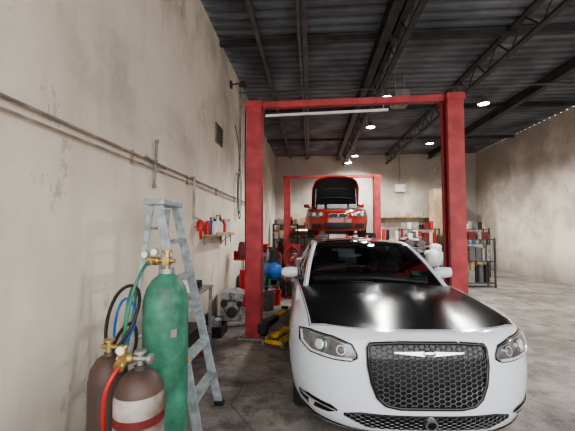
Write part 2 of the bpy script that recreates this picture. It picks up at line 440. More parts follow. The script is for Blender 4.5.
class CarShape:
    def __init__(s, L=5.04, W=0.95, zb=0.20, zt=None, a=0.85, n=2.6):
        s.L, s.W, s.zb, s.a, s.n = L, W, zb, a, n
        s.zt = zt or [(0, 0.885), (0.3, 0.905), (0.9, 0.955), (1.45, 0.985), (2.5, 1.01), (3.6, 1.04), (4.3, 1.07), (5.04, 1.02)]
        s.wt = [(0, 0.90), (0.08, 0.93), (0.2, 0.965), (0.4, 0.99), (0.6, 1.0), (0.75, 0.995), (0.88, 0.975), (0.95, 0.95), (1.0, 0.91)]
        s.ft = [(0, 0.09), (0.08, 0.04), (0.2, 0.01), (0.35, 0.0), (0.55, 0.0), (0.8, 0.02), (0.9, 0.035), (0.96, 0.06), (1.0, 0.10)]
        s.rt = [(0, 0.14), (0.2, 0.02), (0.5, 0.0), (0.8, 0.03), (1.0, 0.10)]
    def front(s, x, z, off=0.0):
        y = 0.1
        for _ in range(4):
            zt = lerp_tab(s.zt, y); t = max(0, min(1, (z-s.zb)/(zt-s.zb)))
            w = s.W*lerp_tab(s.wt, t); q = min(0.995, abs(x)/w)
            y = lerp_tab(s.ft, t)+s.a*(1-(1-q**s.n)**(1/s.n))
        return Vector((x, y-off, z))
    def frontn(s, x, z, off):
        e = 0.004
        du = s.front(x+e, z)-s.front(x-e, z); dv = s.front(x, z+e)-s.front(x, z-e)
        n = du.cross(dv); n.normalize()
        if n.y > 0: n = -n
        return s.front(x, z)+n*off

def build_car(name, cs, loc, rot, paint, panel, front_axle, rear_axle, wr, red=False):
    rt = root(name, loc, rot)
    ts = [0, 0.04, 0.08, 0.14, 0.2, 0.28, 0.36, 0.44, 0.52, 0.6, 0.68, 0.75, 0.81, 0.86, 0.9, 0.93, 0.955, 0.975, 0.99, 1.0]
    nf, ns, nr = 26, 36, 12
    params = [('f', i/nf) for i in range(nf+1)]+[('s', i/ns) for i in range(1, ns)]+[('r', 1-i/nr) for i in range(nr+1)]
    def pt(t, p):
        k, u = p
        w = cs.W*lerp_tab(cs.wt, t); yf = lerp_tab(cs.ft, t); yr = cs.L-lerp_tab(cs.rt, t); ra = 0.55
        if k == 'f':
            th = u*math.pi/2; e = 2/cs.n
            x = w*math.sin(th)**e; y = yf+cs.a*(1-max(0, math.cos(th))**e)
        elif k == 's':
            x = w; y = yf+cs.a+(yr-ra-yf-cs.a)*u
        else:
            th = u*math.pi/2; e = 2/3.0
            x = w*math.sin(th)**e; y = yr-ra*(1-max(0, math.cos(th))**e)
        zt = lerp_tab(cs.zt, y); z = cs.zb+(zt-cs.zb)*t
        for ya in (front_axle, rear_axle):
            d = math.hypot(y-ya, z-wr)
            if d < 0.62: x += 0.018*max(0, 1-abs(d-0.42)/0.2)*(x/w)**4
        return x, y, z
    V, F = [], []
    idx = {}
    nc = len(params); nr_ = len(ts)
    for r_i, t in enumerate(ts):
        for c_i, p in enumerate(params):
            x, y, z = pt(t, p)
            idx[(r_i, c_i, 1)] = len(V); V.append((x, y, z))
            idx[(r_i, c_i, -1)] = len(V); V.append((-x, y, z))
    for r_i in range(nr_-1):
        for c_i in range(nc-1):
            for s in (1, -1):
                F.append((idx[(r_i, c_i, s)], idx[(r_i, c_i+1, s)], idx[(r_i+1, c_i+1, s)], idx[(r_i+1, c_i, s)]))
    NX = 24
    def crown(y, t):
        c = 0.055*min(1, max(0, (y-0.1)/0.7))
        if y > 4.6: c *= max(0, (cs.L-y)/(cs.L-4.6))
        s_ = c*(1-t*t)
        if 0.12 < y < 1.6: s_ += 0.010*min(1, (y-0.12)/0.5)*(1 if abs(t) < 0.40 else max(0, 1-(abs(t)-0.40)/0.2))
        return s_
    for top in (True, False):
        r_i = nr_-1 if top else 0
        grid = []
        for c_i in range(nc):
            L_ = V[idx[(r_i, c_i, -1)]]; R_ = V[idx[(r_i, c_i, 1)]]
            row = [idx[(r_i, c_i, -1)]]
            for k in range(1, NX):
                t = -1+2*k/NX
                row.append(len(V)); V.append((R_[0]*t, R_[1], R_[2]+(crown(R_[1], t) if top else 0)))
            row.append(idx[(r_i, c_i, 1)]); grid.append(row)
        for a_, b_ in zip(grid, grid[1:]):
            for k in range(NX): F.append((a_[k], a_[k+1], b_[k+1], b_[k]))
    me = bpy.data.meshes.new('tmpbody'); me.from_pydata(V, [], F)
    bm = bmesh.new(); bm.from_mesh(me)
    bmesh.ops.remove_doubles(bm, verts=bm.verts, dist=0.0004)
    bmesh.ops.dissolve_degenerate(bm, edges=bm.edges, dist=0.0002)
    bmesh.ops.recalc_face_normals(bm, faces=bm.faces); bm.to_mesh(me); bm.free()
    me.materials.append(paint); me.materials.append(M['blk'])
    body = bpy.data.objects.new('body_shell', me); COL.objects.link(body)
    cut = []
    for ya in (front_axle, rear_axle):
        for s in (-1, 1):
            cut.append(cylg((s*0.66, ya, wr+0.01), (s*1.2, ya, wr+0.01), wr+0.055, 40))
    cobj = multi('tmp_cut', cut, M['blk'])
    md = body.modifiers.new('b', 'BOOLEAN'); md.object = cobj; md.operation = 'DIFFERENCE'; md.solver = 'EXACT'
    try: md.material_mode = 'TRANSFER'
    except Exception: pass
    dg = bpy.context.evaluated_depsgraph_get(); me2 = bpy.data.meshes.new_from_object(body.evaluated_get(dg))
    body.modifiers.clear(); body.data = me2
    bpy.data.objects.remove(cobj)
    for p in me2.polygons: p.use_smooth = True
    try: me2.set_sharp_from_angle(angle=math.radians(38))
    except Exception: pass
    body.parent = rt
    # cabin --------------------------------------------------------
    Lc = [(0.775, 1.46, 0.985), (0.735, 1.72, 1.14), (0.685, 1.98, 1.285), (0.640, 2.20, 1.385), (0.62, 2.40, 1.425), (0.612, 2.8, 1.445),
          (0.61, 3.2, 1.43), (0.62, 3.5, 1.385), (0.66, 3.8, 1.26), (0.71, 4.12, 1.09)]
    bul = [(-0.16, 0.02), (-0.15, 0.03), (-0.12, 0.035), (-0.09, 0.04), (-0.06, 0.045), (0, 0.05), (0, 0.05), (0.03, 0.045), (0.08, 0.03), (0.12, 0.02)]
    def cr(P, k, u):
        p = [Vector(P[max(0, min(len(P)-1, k+d))]) for d in (-1, 0, 1, 2)]
        return 0.5*((2*p[1])+(-p[0]+p[2])*u+(2*p[0]-5*p[1]+4*p[2]-p[3])*u*u+(-p[0]+3*p[1]-3*p[2]+p[3])*u**3)
    LL, BB = [], []
    for k in range(len(Lc)-1):
        for q in range(4):
            LL.append(cr(Lc, k, q/4)); b0, b1 = bul[k], bul[k+1]; BB.append((b0[0]+(b1[0]-b0[0])*q/4, b0[1]+(b1[1]-b0[1])*q/4))
    LL.append(Vector(Lc[-1])); BB.append(bul[-1])
    NXc = 20
    def skin(nm, i0, i1, m, offz=0):
        V, F = [], []
        for i in range(i0, i1+1):
            for k in range(NXc+1):
                t = -1+2*k/NXc; p = LL[i]; b = BB[i]
                V.append((p.x*t, p.y+b[0]*(1-t*t), p.z+b[1]*(1-t*t)+offz))
        w = NXc+1
        for i in range(i1-i0):
            for k in range(NXc): F.append((i*w+k, i*w+k+1, (i+1)*w+k+1, (i+1)*w+k))
        return obj(nm, V, F, m, rt, True)
    skin('windscreen', 0, 12, M['glass'])
    roof = skin('roof_panel', 12, 28, M['gblk'] if not red else panel, 0.004)
    md = roof.modifiers.new('s', 'SOLIDIFY'); md.thickness = 0.02
    skin('rear_window', 28, len(LL)-1, M['dglass'])
    for s in (-1, 1):
        lab = 'left' if s < 0 else 'right'
        V, F = [], []
        for i, p in enumerate(LL):
            zb_ = lerp_tab(cs.zt, p.y)-0.01
            bx = min(0.81, p.x+0.20) if 3 < i < len(LL)-4 else p.x+0.03
            V += [(s*bx, p.y, min(zb_+0.0, p.z-0.01)), (s*(bx*0.45+p.x*0.55+0.012), p.y, (zb_+p.z)/2), (s*p.x, p.y, p.z)]
        for i in range(len(LL)-1):
            a_ = 3*i; F += [(a_, a_+3, a_+4, a_+1), (a_+1, a_+4, a_+5, a_+2)]
        obj('side_windows_'+lab, V, F, M['dglass'], rt, True)
        V, F = [], []
        for i, p in enumerate(LL):
            wd = 0.03 if i < 14 else (0.04 if i < 26 else 0.06)
            n_ = [(-wd, 0.012), (0.0, 0.022), (0.028, 0.0), (0.034, -0.04), (0.0, -0.03), (-wd, -0.006)]
            for dx, dz in n_: V.append((s*(p.x+dx), p.y+(-0.012 if i < 12 else 0), p.z+dz))
        m_ = 6
        for i in range(len(LL)-1):
            for j in range(m_): F.append((i*m_+j, i*m_+(j+1) % m_, (i+1)*m_+(j+1) % m_, (i+1)*m_+j))
        F += [tuple(range(m_)), tuple((len(LL)-1)*m_+j for j in range(m_))]
        obj('pillar_rail_'+lab, V, F, panel, rt, True, 50)
        beam('b_pillar_'+lab, (s*0.805, 2.72, 1.0), (s*0.625, 2.80, 1.43), 0.07, 0.03, M['gblk'], rt, (s, 0, 0.5))
        v = [(s*0.805, 3.60, 1.03), (s*0.73, 4.28, 1.06), (s*0.64, 3.95, 1.2), (s*0.62, 3.55, 1.37), (s*0.65, 3.42, 1.37), (s*0.75, 3.5, 1.2)]
        o = obj('c_pillar_'+lab, v, [(0, 1, 2, 5), (5, 2, 3, 4)], panel, rt, True); o.modifiers.new('s', 'SOLIDIFY').thickness = 0.03
        hose('belt_trim_'+lab, [(s*0.81, 1.62, lerp_tab(cs.zt, 1.62)+0.008), (s*0.825, 2.4, lerp_tab(cs.zt, 2.4)+0.01), (s*0.82, 3.7, lerp_tab(cs.zt, 3.7)+0.01)], 0.008, M['gblk'], rt)
        V, F = latheg([(0.0, -0.10), (0.05, -0.095), (0.075, -0.05), (0.08, 0.03), (0.07, 0.09), (0.0, 0.10)], 20, (0, 0, 0), 'x')
        V = [Vector((v_.x*1.05, v_.y*0.75 if v_.y < 0 else v_.y*0.35, v_.z*0.85)) + Vector((s*0.955, 1.93, 1.085)) for v_ in V]
        obj('mirror_cap_'+lab, V, F, panel, rt, True, 60)
        box('mirror_glass_'+lab, (s*0.955, 1.965, 1.085), (0.17, 0.012, 0.10), M['chrome'], rt, 0.004)
        beam('mirror_arm_'+lab, (s*0.82, 1.90, 1.02), (s*0.91, 1.92, 1.06), 0.06, 0.03, M['blk'], rt)
        for yy in (2.55, 3.6): box('door_handle_%s_%d' % (lab, yy*10), (s*cs.W, yy, 0.90), (0.02, 0.20, 0.025), panel, rt, 0.006)
        for nm, yy, in (('front', 2.55), ('rear', 3.4)):
            box('seat_%s_%s' % (nm, lab), (s*0.38, yy, 1.02), (0.46, 0.14, 0.32), M['seat'], rt, 0.05, (-0.2, 0, 0))
            box('headrest_%s_%s' % (nm, lab), (s*0.38, yy+0.04, 1.24), (0.26, 0.09, 0.15), M['seat'], rt, 0.035, (-0.2, 0, 0))
        for nm, ya in (('front', front_axle), ('rear', rear_axle)):
            xc = s*0.80
            prof = [(wr*0.66, -0.105), (wr*0.93, -0.11), (wr*0.985, -0.09), (wr, -0.06), (wr, 0.06), (wr*0.985, 0.09), (wr*0.93, 0.11), (wr*0.66, 0.105), (wr*0.64, 0.06), (wr*0.64, -0.06), (wr*0.66, -0.105)]
            v, f = latheg(prof, 40, (xc, ya, wr), 'x'); obj('tire_%s_%s' % (nm, lab), v, f[:-2], M['rubber'], rt, True, 40)
            g = [latheg([(wr*0.67, 0.06), (wr*0.67, 0.1), (wr*0.62, 0.095), (wr*0.60, 0.0), (wr*0.3, -0.02), (0, -0.02)], 36, (0, 0, 0), 'x')]
            V = [Vector((v_.x*s, v_.y, v_.z))+Vector((xc, ya, wr)) for v_ in g[0][0]]
            gg = [(V, g[0][1])]
            for k in range(7):
                a_ = 2*math.pi*k/7
                gg.append(beamg((xc+s*0.085, ya, wr), (xc+s*0.075, ya+wr*0.62*math.cos(a_), wr+wr*0.62*math.sin(a_)), 0.05, 0.03, (1, 0, 0)))
            gg.append(cylg((xc, ya, wr), (xc+s*0.10, ya, wr), 0.05))
            multi('rim_%s_%s' % (nm, lab), gg, M['rim'], rt, True)
    box('dashboard', (0, 1.80, 1.03), (1.35, 0.32, 0.10), M['grey'], rt, 0.04)
    v, f = torusg((0, 0, 0), 0.18, 0.016, 'y'); mt = Euler((-0.45, 0, 0)).to_matrix()
    obj('steering_wheel', [mt @ q+Vector((0.38, 2.08, 1.06)) for q in v], f, M['blk'], rt, True)
    hose('wiper_1', [(0.55, 1.37, 1.045), (0.1, 1.40, 1.075), (-0.05, 1.43, 1.085)], 0.008, M['blk'], rt)
    hose('wiper_2', [(-0.05, 1.34, 1.05), (-0.45, 1.45, 1.045), (-0.6, 1.50, 1.04)], 0.008, M['blk'], rt)
    box('rearview_mirror', (0, 2.08, 1.33), (0.22, 0.03, 0.06), M['blk'], rt, 0.012)
    return rt

def patch(rt, cs, nm, x0, x1, top, bot, off, m, NXp=24, NZ=8, thick=0.0):
    V, F = [], []
    for i in range(NXp+1):
        x = x0+(x1-x0)*i/NXp; a, b = lerp_tab(bot, x), lerp_tab(top, x)
        for k in range(NZ+1): V.append(cs.frontn(x, a+(b-a)*k/NZ, off))
    w = NZ+1
    for i in range(NXp):
        for k in range(NZ): F.append((i*w+k, (i+1)*w+k, (i+1)*w+k+1, i*w+k+1))
    o = obj(nm, V, F, m, rt, True)
    if thick: o.modifiers.new('s', 'SOLIDIFY').thickness = thick
    return o

def sline(rt, cs, nm, pts, r, m, off=0.004, cyclic=False):
    out = []
    n = len(pts); rng = range(n if cyclic else n-1)
    for i in rng:
        a, b = pts[i], pts[(i+1) % n]
        k = max(2, int(math.hypot(a[0]-b[0], a[1]-b[1])/0.03))
        for q in range(k): out.append(cs.frontn(a[0]+(b[0]-a[0])*q/k, a[1]+(b[1]-a[1])*q/k, off))
    if not cyclic: out.append(cs.frontn(pts[-1][0], pts[-1][1], off))
    return hose(nm, [tuple(p) for p in out], r, m, rt, cyclic, False)

def hexmesh(rt, cs, nm, x0, x1, top, bot, R, off, m, sx=1.25, th=0.008):
    V, F, D = [], [], {}
    dx = R*1.5*sx; dz = R*math.sqrt(3)
    nx = int((x1-x0)/dx)+2
    for i in range(-nx//2-1, nx//2+2):
        cx = (x0+x1)/2+i*dx
        if not (x0 < cx < x1): continue
        zc = 0.0
        while zc < 1.0:
            cz = zc+(dz/2 if i % 2 else 0)
            if lerp_tab(bot, cx)-R*0.2 < cz < lerp_tab(top, cx)+R*0.2:
                f = []
                for k in range(6):
                    a = k*math.pi/3; p = (round(cx+R*sx*math.cos(a), 4), round(cz+R*math.sin(a), 4))
                    key = (round(p[0], 3), round(p[1], 3))
                    if key not in D:
                        px = max(x0, min(x1, p[0])); pz = max(lerp_tab(bot, px)+0.004, min(lerp_tab(top, px)-0.004, p[1]))
                        D[key] = len(V); V.append(cs.frontn(px, pz, off))
                    f.append(D[key])
                F.append(tuple(f))
            zc += dz
    o = obj(nm, V, F, m, rt)
    w = o.modifiers.new('w', 'WIREFRAME'); w.thickness = th; w.use_even_offset = False
    return o

# ---- white sedan
cs = CarShape(a=0.74, n=2.8, W=0.93)
car = build_car('white_sedan_car', cs, (0.785, 2.30, 0), math.radians(3.0), M['paintwhite'], M['wpanel'], 0.95, 4.0, 0.36)
gtop = [(-0.395, 0.800), (-0.38, 0.822), (-0.2, 0.835), (0.2, 0.835), (0.38, 0.822), (0.395, 0.800)]
gbot = [(-0.395, 0.69), (-0.375, 0.58), (-0.34, 0.49), (-0.29, 0.445), (-0.2, 0.430), (0.2, 0.430), (0.29, 0.445), (0.34, 0.49), (0.375, 0.58), (0.395, 0.69)]
patch(car, cs, 'grille_backing', -0.395, 0.395, gtop, gbot, 0.005, M['gblk'], 40)
hexmesh(car, cs, 'grille_mesh', -0.39, 0.39, gtop, gbot, 0.0185, 0.012, M['dchrome'], 1.3, 0.007)
outl = gtop+gbot[::-1]
sline(car, cs, 'grille_frame', outl, 0.013, M['gblk'], 0.010, True)
sline(car, cs, 'grille_bright_edge', [(a*1.03, (b-0.63)*1.04+0.63) for a, b in outl], 0.005, M['dchrome'], 0.006, True)
for s in (-1, 1):
    V, F = [], []
    for i in range(9):
        k = i/8; x = s*(0.03+0.20*k); hgt = 0.011*(1-k)+0.004
        for dz in (-hgt, hgt):
            p = cs.frontn(x, 0.775+dz+0.006*k, 0.028); V.append(p)
    F = [(2*i, 2*i+2, 2*i+3, 2*i+1) for i in range(8)]
    o = obj('emblem_wing_%d' % (s+1), V, F, M['chrome'], car); o.modifiers.new('s', 'SOLIDIFY').thickness = 0.008
v, f = latheg([(0, -0.008), (0.03, -0.006), (0.034, 0), (0.03, 0.006), (0, 0.008)], 24, (0, 0, 0), 'y')
obj('emblem_centre', [Vector((q.x*1.3, q.y, q.z*0.6))+cs.frontn(0, 0.775, 0.028) for q in v], f, M['chrome'], car, True)
ltop = [(-0.56, 0.355), (-0.45, 0.378), (0.45, 0.378), (0.56, 0.355)]
lbot = [(-0.56, 0.335), (-0.42, 0.275), (0.42, 0.275), (0.56, 0.335)]
patch(car, cs, 'lower_intake', -0.56, 0.56, ltop, lbot, 0.005, M['gblk'], 40)
hexmesh(car, cs, 'lower_intake_mesh', -0.55, 0.55, ltop, lbot, 0.016, 0.010, M['rim'], 1.3, 0.006)
cyl('front_sensor', tuple(cs.frontn(0.0, 0.335, 0.0)), tuple(cs.frontn(0.0, 0.335, 0.03)), 0.042, M['dchrome'], car, 24)
cyl('front_sensor_lens', tuple(cs.frontn(0.0, 0.335, 0.03)), tuple(cs.frontn(0.0, 0.335, 0.034)), 0.028, M['gblk'], car, 24)
sline(car, cs, 'splitter_lip', [(-0.86, 0.285), (-0.75, 0.250), (-0.45, 0.225), (0.45, 0.225), (0.75, 0.250), (0.86, 0.285)], 0.010, M['gblk'], 0.0)
sline(car, cs, 'bumper_crease', [(-0.86, 0.50), (-0.6, 0.465), (-0.42, 0.45)], 0.004, M['wpanel'], 0.0)
for s in (-1, 1):
    lab = 'left' if s < 0 else 'right'
    def mir(t): return t if s < 0 else [(-a, b) for a, b in t][::-1]
    ht = mir([(-0.855, 0.842), (-0.78, 0.855), (-0.62, 0.845), (-0.50, 0.812), (-0.470, 0.755)])
    hb = mir([(-0.855, 0.765), (-0.78, 0.718), (-0.62, 0.704), (-0.51, 0.707), (-0.470, 0.728)])
    x0, x1 = (-0.855, -0.470) if s < 0 else (0.470, 0.855)
    patch(car, cs, 'headlight_housing_'+lab, x0, x1, ht, hb, 0.004, M['lampdark'], 30)
    sline(car, cs, 'headlight_edge_'+lab, ht+hb[::-1], 0.006, M['gblk'], 0.004, True)
    for k, (hx, hz, R) in enumerate(((0.71, 0.782, 0.048), (0.57, 0.770, 0.034))):
        c0, c1 = cs.frontn(s*hx, hz, 0.0), cs.frontn(s*hx, hz, 0.018)
        cyl('projector_ring_%s_%d' % (lab, k), tuple(c0), tuple(c1), R, M['chrome'], car, 24)
        c2 = cs.frontn(s*hx, hz, 0.024); cyl('projector_lens_%s_%d' % (lab, k), tuple(c1), tuple(c2), R*0.75, M['lens'] if k == 0 else M['lampdark'], car, 24, R*0.55)
    sline(car, cs, 'drl_strip_'+lab, [(s*0.50, 0.718), (s*0.62, 0.716), (s*0.77, 0.730), (s*0.83, 0.770), (s*0.838, 0.83)], 0.010, M['lens'], 0.010)
    sline(car, cs, 'headlight_inner_reflector_'+lab, [(s*0.51, 0.798), (s*0.62, 0.828), (s*0.77, 0.838)], 0.006, M['chrome'], 0.008)
    ft = mir([(-0.87, 0.385), (-0.79, 0.408), (-0.64, 0.388), (-0.60, 0.365)])
    fb = mir([(-0.87, 0.345), (-0.79, 0.322), (-0.66, 0.328), (-0.60, 0.355)])
    x0, x1 = (-0.87, -0.60) if s < 0 else (0.60, 0.87)
    patch(car, cs, 'fog_recess_'+lab, x0, x1, ft, fb, 0.004, M['gblk'], 20)
    sline(car, cs, 'fog_trim_'+lab, [(s*0.61, 0.358), (s*0.70, 0.370), (s*0.84, 0.385)], 0.006, M['chrome'], 0.008)
    c0, c1 = cs.frontn(s*0.77, 0.355, 0.0), cs.frontn(s*0.77, 0.355, 0.012)
    cyl('fog_lamp_'+lab, tuple(c0), tuple(c1), 0.026, M['lens'], car, 20)
box('inspection_sticker', (0.50, 1.60, 1.115), (0.08, 0.004, 0.07), mat('green_sticker', (0.15, 0.6, 0.35), 0.6), car, 0, (-1.0, 0, 0.12))

# ---- red sedan on the lift, bonnet up
cs2 = CarShape(L=4.7, W=0.94, a=0.75, n=2.6, zt=[(0, 0.80), (0.3, 0.85), (0.9, 0.93), (1.45, 0.98), (2.5, 1.0), (3.6, 1.02), (4.7, 1.0)])
rcar = build_car('red_sedan_car', cs2, (0.80, 9.75, 1.40), 0.0, M['paintred'], M['redpanel'], 0.88, 3.65, 0.32, True)
for s in (-1, 1):
    lab = 'left' if s < 0 else 'right'
    def mir(t): return t if s < 0 else [(-a, b) for a, b in t][::-1]
    ht = mir([(-0.88, 0.80), (-0.6, 0.77), (-0.38, 0.72)]); hb = mir([(-0.88, 0.66), (-0.6, 0.61), (-0.38, 0.64)])
    x0, x1 = (-0.88, -0.38) if s < 0 else (0.38, 0.88)
    patch(rcar, cs2, 'headlight_'+lab, x0, x1, ht, hb, 0.006, M['lampdark'], 20)
    for k, hx in enumerate((0.70, 0.5)):
        cyl('headlight_ring_%s_%d' % (lab, k), tuple(cs2.frontn(s*hx, 0.70, 0)), tuple(cs2.frontn(s*hx, 0.70, 0.025)), 0.055, M['lens'], rcar, 20)
    x0, x1 = (-0.78, -0.48) if s < 0 else (0.48, 0.78)
    patch(rcar, cs2, 'brake_duct_'+lab, x0, x1, [(-1, 0.42), (1, 0.42)], [(-1, 0.30), (1, 0.30)], 0.006, M['blk'], 12)
    x0, x1 = (-0.28, -0.02) if s < 0 else (0.02, 0.28)
    patch(rcar, cs2, 'grille_opening_'+lab, x0, x1, [(-0.28, 0.69), (-0.2, 0.71), (-0.02, 0.71), (0.02, 0.71), (0.2, 0.71), (0.28, 0.69)], [(-0.28, 0.62), (-0.2, 0.58), (0.2, 0.58), (0.28, 0.62)], 0.006, M['blk'], 14)
    sline(rcar, cs2, 'grille_ring_'+lab, [(s*0.02, 0.71), (s*0.2, 0.71), (s*0.28, 0.69), (s*0.28, 0.62), (s*0.2, 0.58), (s*0.02, 0.58)], 0.010, M['chrome'], 0.008, True)
patch(rcar, cs2, 'lower_intake', -0.42, 0.42, [(-1, 0.45), (1, 0.45)], [(-0.42, 0.32), (-0.3, 0.26), (0.3, 0.26), (0.42, 0.32)], 0.006, M['blk'], 20)
V, F = [], []
hy, hz = 1.42, 1.04; ang = math.radians(56); nx_, ny_ = 20, 14
for i in range(ny_+1):
    q = i/ny_; d = 1.16*q; wdt = 0.78-0.06*q**2-0.10*max(0, q-0.7)**1*2
    for k in range(nx_+1):
        t = -1+2*k/nx_; dd = d*(1-0.16*abs(t)**4*q); nz = 0.06*(1-t*t)-0.12*q**3
        V.append((wdt*t, hy-dd*math.cos(ang)+nz*math.sin(ang), hz+dd*math.sin(ang)+nz*math.cos(ang)))
w = nx_+1
for i in range(ny_):
    for k in range(nx_): F.append((i*w+k, i*w+k+1, (i+1)*w+k+1, (i+1)*w+k))
o = obj('open_bonnet', V, F, M['redpanel'], rcar, True); o.modifiers.new('s', 'SOLIDIFY').thickness = 0.03
Vb = []
for i in range(ny_+1):
    for k in range(nx_+1):
        p = Vector(V[i*w+k])
        Vb.append(Vector((p.x*0.90, p.y, p.z))+Vector((0, -math.sin(ang), -math.cos(ang)))*0.045+Vector((0, math.cos(ang), -math.sin(ang)))*0.08*(i/ny_))
obj('bonnet_liner', Vb, F, M['blk'], rcar, True)
def bp(t, d, n_=-0.03):
    return (0.72*t, hy-d*math.cos(ang)+n_*math.sin(ang), hz+d*math.sin(ang)+n_*math.cos(ang))
for k, dd in enumerate((0.3, 0.62)):
    hose('bonnet_rib_%d' % k, [bp(-0.75, dd, -0.03), bp(0, dd+0.08, 0.0), bp(0.75, dd, -0.03)], 0.012, M['blk'], rcar)
for s in (-1, 1): cyl('bonnet_strut_%d' % (s+1), (s*0.66, 0.95, 0.95), bp(s*0.88, 0.7, -0.05), 0.012, M['steel'], rcar)
multi('engine_cover', [boxg((0, 0.75, 0.95), (0.62, 0.6, 0.14)), boxg((-0.5, 0.6, 0.94), (0.22, 0.35, 0.14)), boxg((0.5, 0.8, 0.96), (0.24, 0.3, 0.16))], M['seat'], rcar, bv=0.02)
multi('exhaust_underside', [cylg((0.1, 0.9, 0.17), (0.1, 3.8, 0.17), 0.04), boxg((0, 0.9, 0.15), (0.7, 0.5, 0.10)), boxg((0, 2.2, 0.18), (0.5, 1.2, 0.04))], M['beam'], rcar)

# ------------------------------------------------------------------ gas cylinders
g = root('green_gas_cylinder', (-0.87, 1.95, 0))
R = 0.13
lathe('cylinder_body', [(0, 0.0), (R*0.85, 0.0), (R, 0.03), (R, 1.16), (R*0.97, 1.21), (R*0.85, 1.265), (R*0.62, 1.31), (R*0.38, 1.335), (R*0.27, 1.345), (R*0.27, 1.37), (0, 1.37)], M['green'], g, seg=48)
lathe('neck_ring', [(0.0, 1.345), (0.042, 1.345), (0.042, 1.375), (0, 1.375)], M['steel'], g)
multi('valve', [cylg((0, 0, 1.37), (0, 0, 1.47), 0.017), cylg((0, 0, 1.47), (0, 0, 1.485), 0.03, 10), cylg((-0.05, 0, 1.42), (0.05, 0, 1.42), 0.013), boxg((0, 0, 1.42), (0.04, 0.04, 0.05))], M['brass'], g, True)
multi('regulator', [cylg((-0.05, 0, 1.42), (-0.11, -0.01, 1.42), 0.026, 20), cylg((-0.08, -0.02, 1.42), (-0.08, -0.07, 1.42), 0.024, 20)], M['brass'], g, True)
for k, (dx, dz) in enumerate(((-0.06, 0.055), (-0.12, 0.04))):
    cyl('gauge_%d' % k, (dx, -0.02, 1.42+dz), (dx, -0.045, 1.42+dz), 0.022, M['steel'], g, 20)
    cyl('gauge_face_%d' % k, (dx, -0.045, 1.42+dz), (dx, -0.047, 1.42+dz), 0.018, M['white'], g, 20)
hose('gas_hose', [(-0.08, -0.07, 1.42), (-0.1, -0.16, 1.36), (-0.16, -0.17, 1.1), (-0.21, -0.1, 0.8), (-0.22, 0.0, 1.0), (-0.2, 0.05, 1.28), (-0.26, 0.05, 1.25), (-0.28, 0.0, 0.9), (-0.25, -0.05, 0.3), (-0.27, 0.1, 0.03)], 0.009, M['green'], g)
box('label', (0.09, -0.1, 1.02), (0.035, 0.006, 0.045), M['ventgrey'], g, 0, (0, 0, 0.72))

g = root('grey_gas_cylinder', (-0.83, 1.58, 0)); R = 0.115
lathe('cylinder_body', [(0, 0.0), (R*0.9, 0.0), (R, 0.02), (R, 0.80), (R*0.94, 0.85)], M['greytank'], g, seg=48)
lathe('cylinder_shoulder', [(R*0.965, 0.832), (R*0.945, 0.852), (R*0.75, 0.895), (R*0.45, 0.925), (R*0.25, 0.93), (R*0.25, 0.95), (0, 0.95)], M['darktank'], g, seg=48)
lathe('maroon_band', [(R+0.001, 0.70), (R+0.002, 0.70), (R+0.002, 0.74), (R+0.001, 0.74)], M['maroon'], g, seg=48)
multi('valve', [cylg((0, 0, 0.94), (0, 0, 1.01), 0.015), cylg((-0.03, -0.01, 0.985), (0.05, -0.01, 0.985), 0.012), cylg((0.05, -0.01, 0.985), (0.065, -0.01, 0.985), 0.026, 12), cylg((0, 0, 1.01), (0, 0, 1.02), 0.03, 10)], M['steel'], g, True)
multi('regulator', [cylg((-0.03, -0.01, 0.985), (-0.10, -0.02, 0.985), 0.024, 16), cylg((-0.07, -0.02, 0.985), (-0.07, -0.07, 0.96), 0.026, 16)], M['brass'], g, True)
cyl('gauge', (-0.07, -0.03, 1.035), (-0.07, -0.055, 1.035), 0.024, M['brass'], g, 20)
cyl('gauge_face', (-0.07, -0.055, 1.035), (-0.07, -0.057, 1.035), 0.019, M['white'], g, 20)
hose('red_hose', [(-0.07, -0.07, 0.96), (-0.08, -0.14, 0.92), (-0.13, -0.10, 0.8), (-0.16, 0, 0.5), (-0.16, 0.08, 0.2), (-0.16, 0.1, 0.02)], 0.009, M['red'], g)

g = root('rusty_gas_cylinder', (-1.10, 1.76, 0)); R = 0.10
lathe('cylinder_body', [(0, 0.0), (R*0.9, 0.0), (R, 0.02), (R, 0.80), (R*0.9, 0.86), (R*0.6, 0.91), (R*0.3, 0.925), (R*0.25, 0.94), (0, 0.94)], M['darktank'], g, seg=40)
multi('valve', [cylg((0, 0, 0.93), (0, 0, 1.0), 0.015), cylg((-0.04, 0, 0.97), (0.05, 0, 0.97), 0.012), cylg((0, 0, 1.0), (0, 0, 1.01), 0.03, 10)], M['brass'], g, True)
hose('welding_hose', [(0.05, 0.0, 0.97), (0.12, 0.02, 1.06), (0.12, 0.14, 1.24), (0.02, 0.16, 1.3), (-0.1, 0.16, 1.2), (-0.14, 0.14, 0.9), (0.0, 0.16, 0.75), (0.1, 0.14, 0.95), (0.02, 0.18, 1.15), (-0.16, 0.15, 0.8), (-0.17, 0.12, 0.02)], 0.010, M['blk'], g)
hose('blue_hose', [(0.05, 0.02, 0.97), (0.1, 0.10, 1.02), (0.06, 0.16, 1.18), (-0.05, 0.2, 1.22), (-0.12, 0.2, 1.0), (-0.08, 0.2, 0.6), (-0.12, 0.18, 0.02)], 0.008, M['blue'], g)

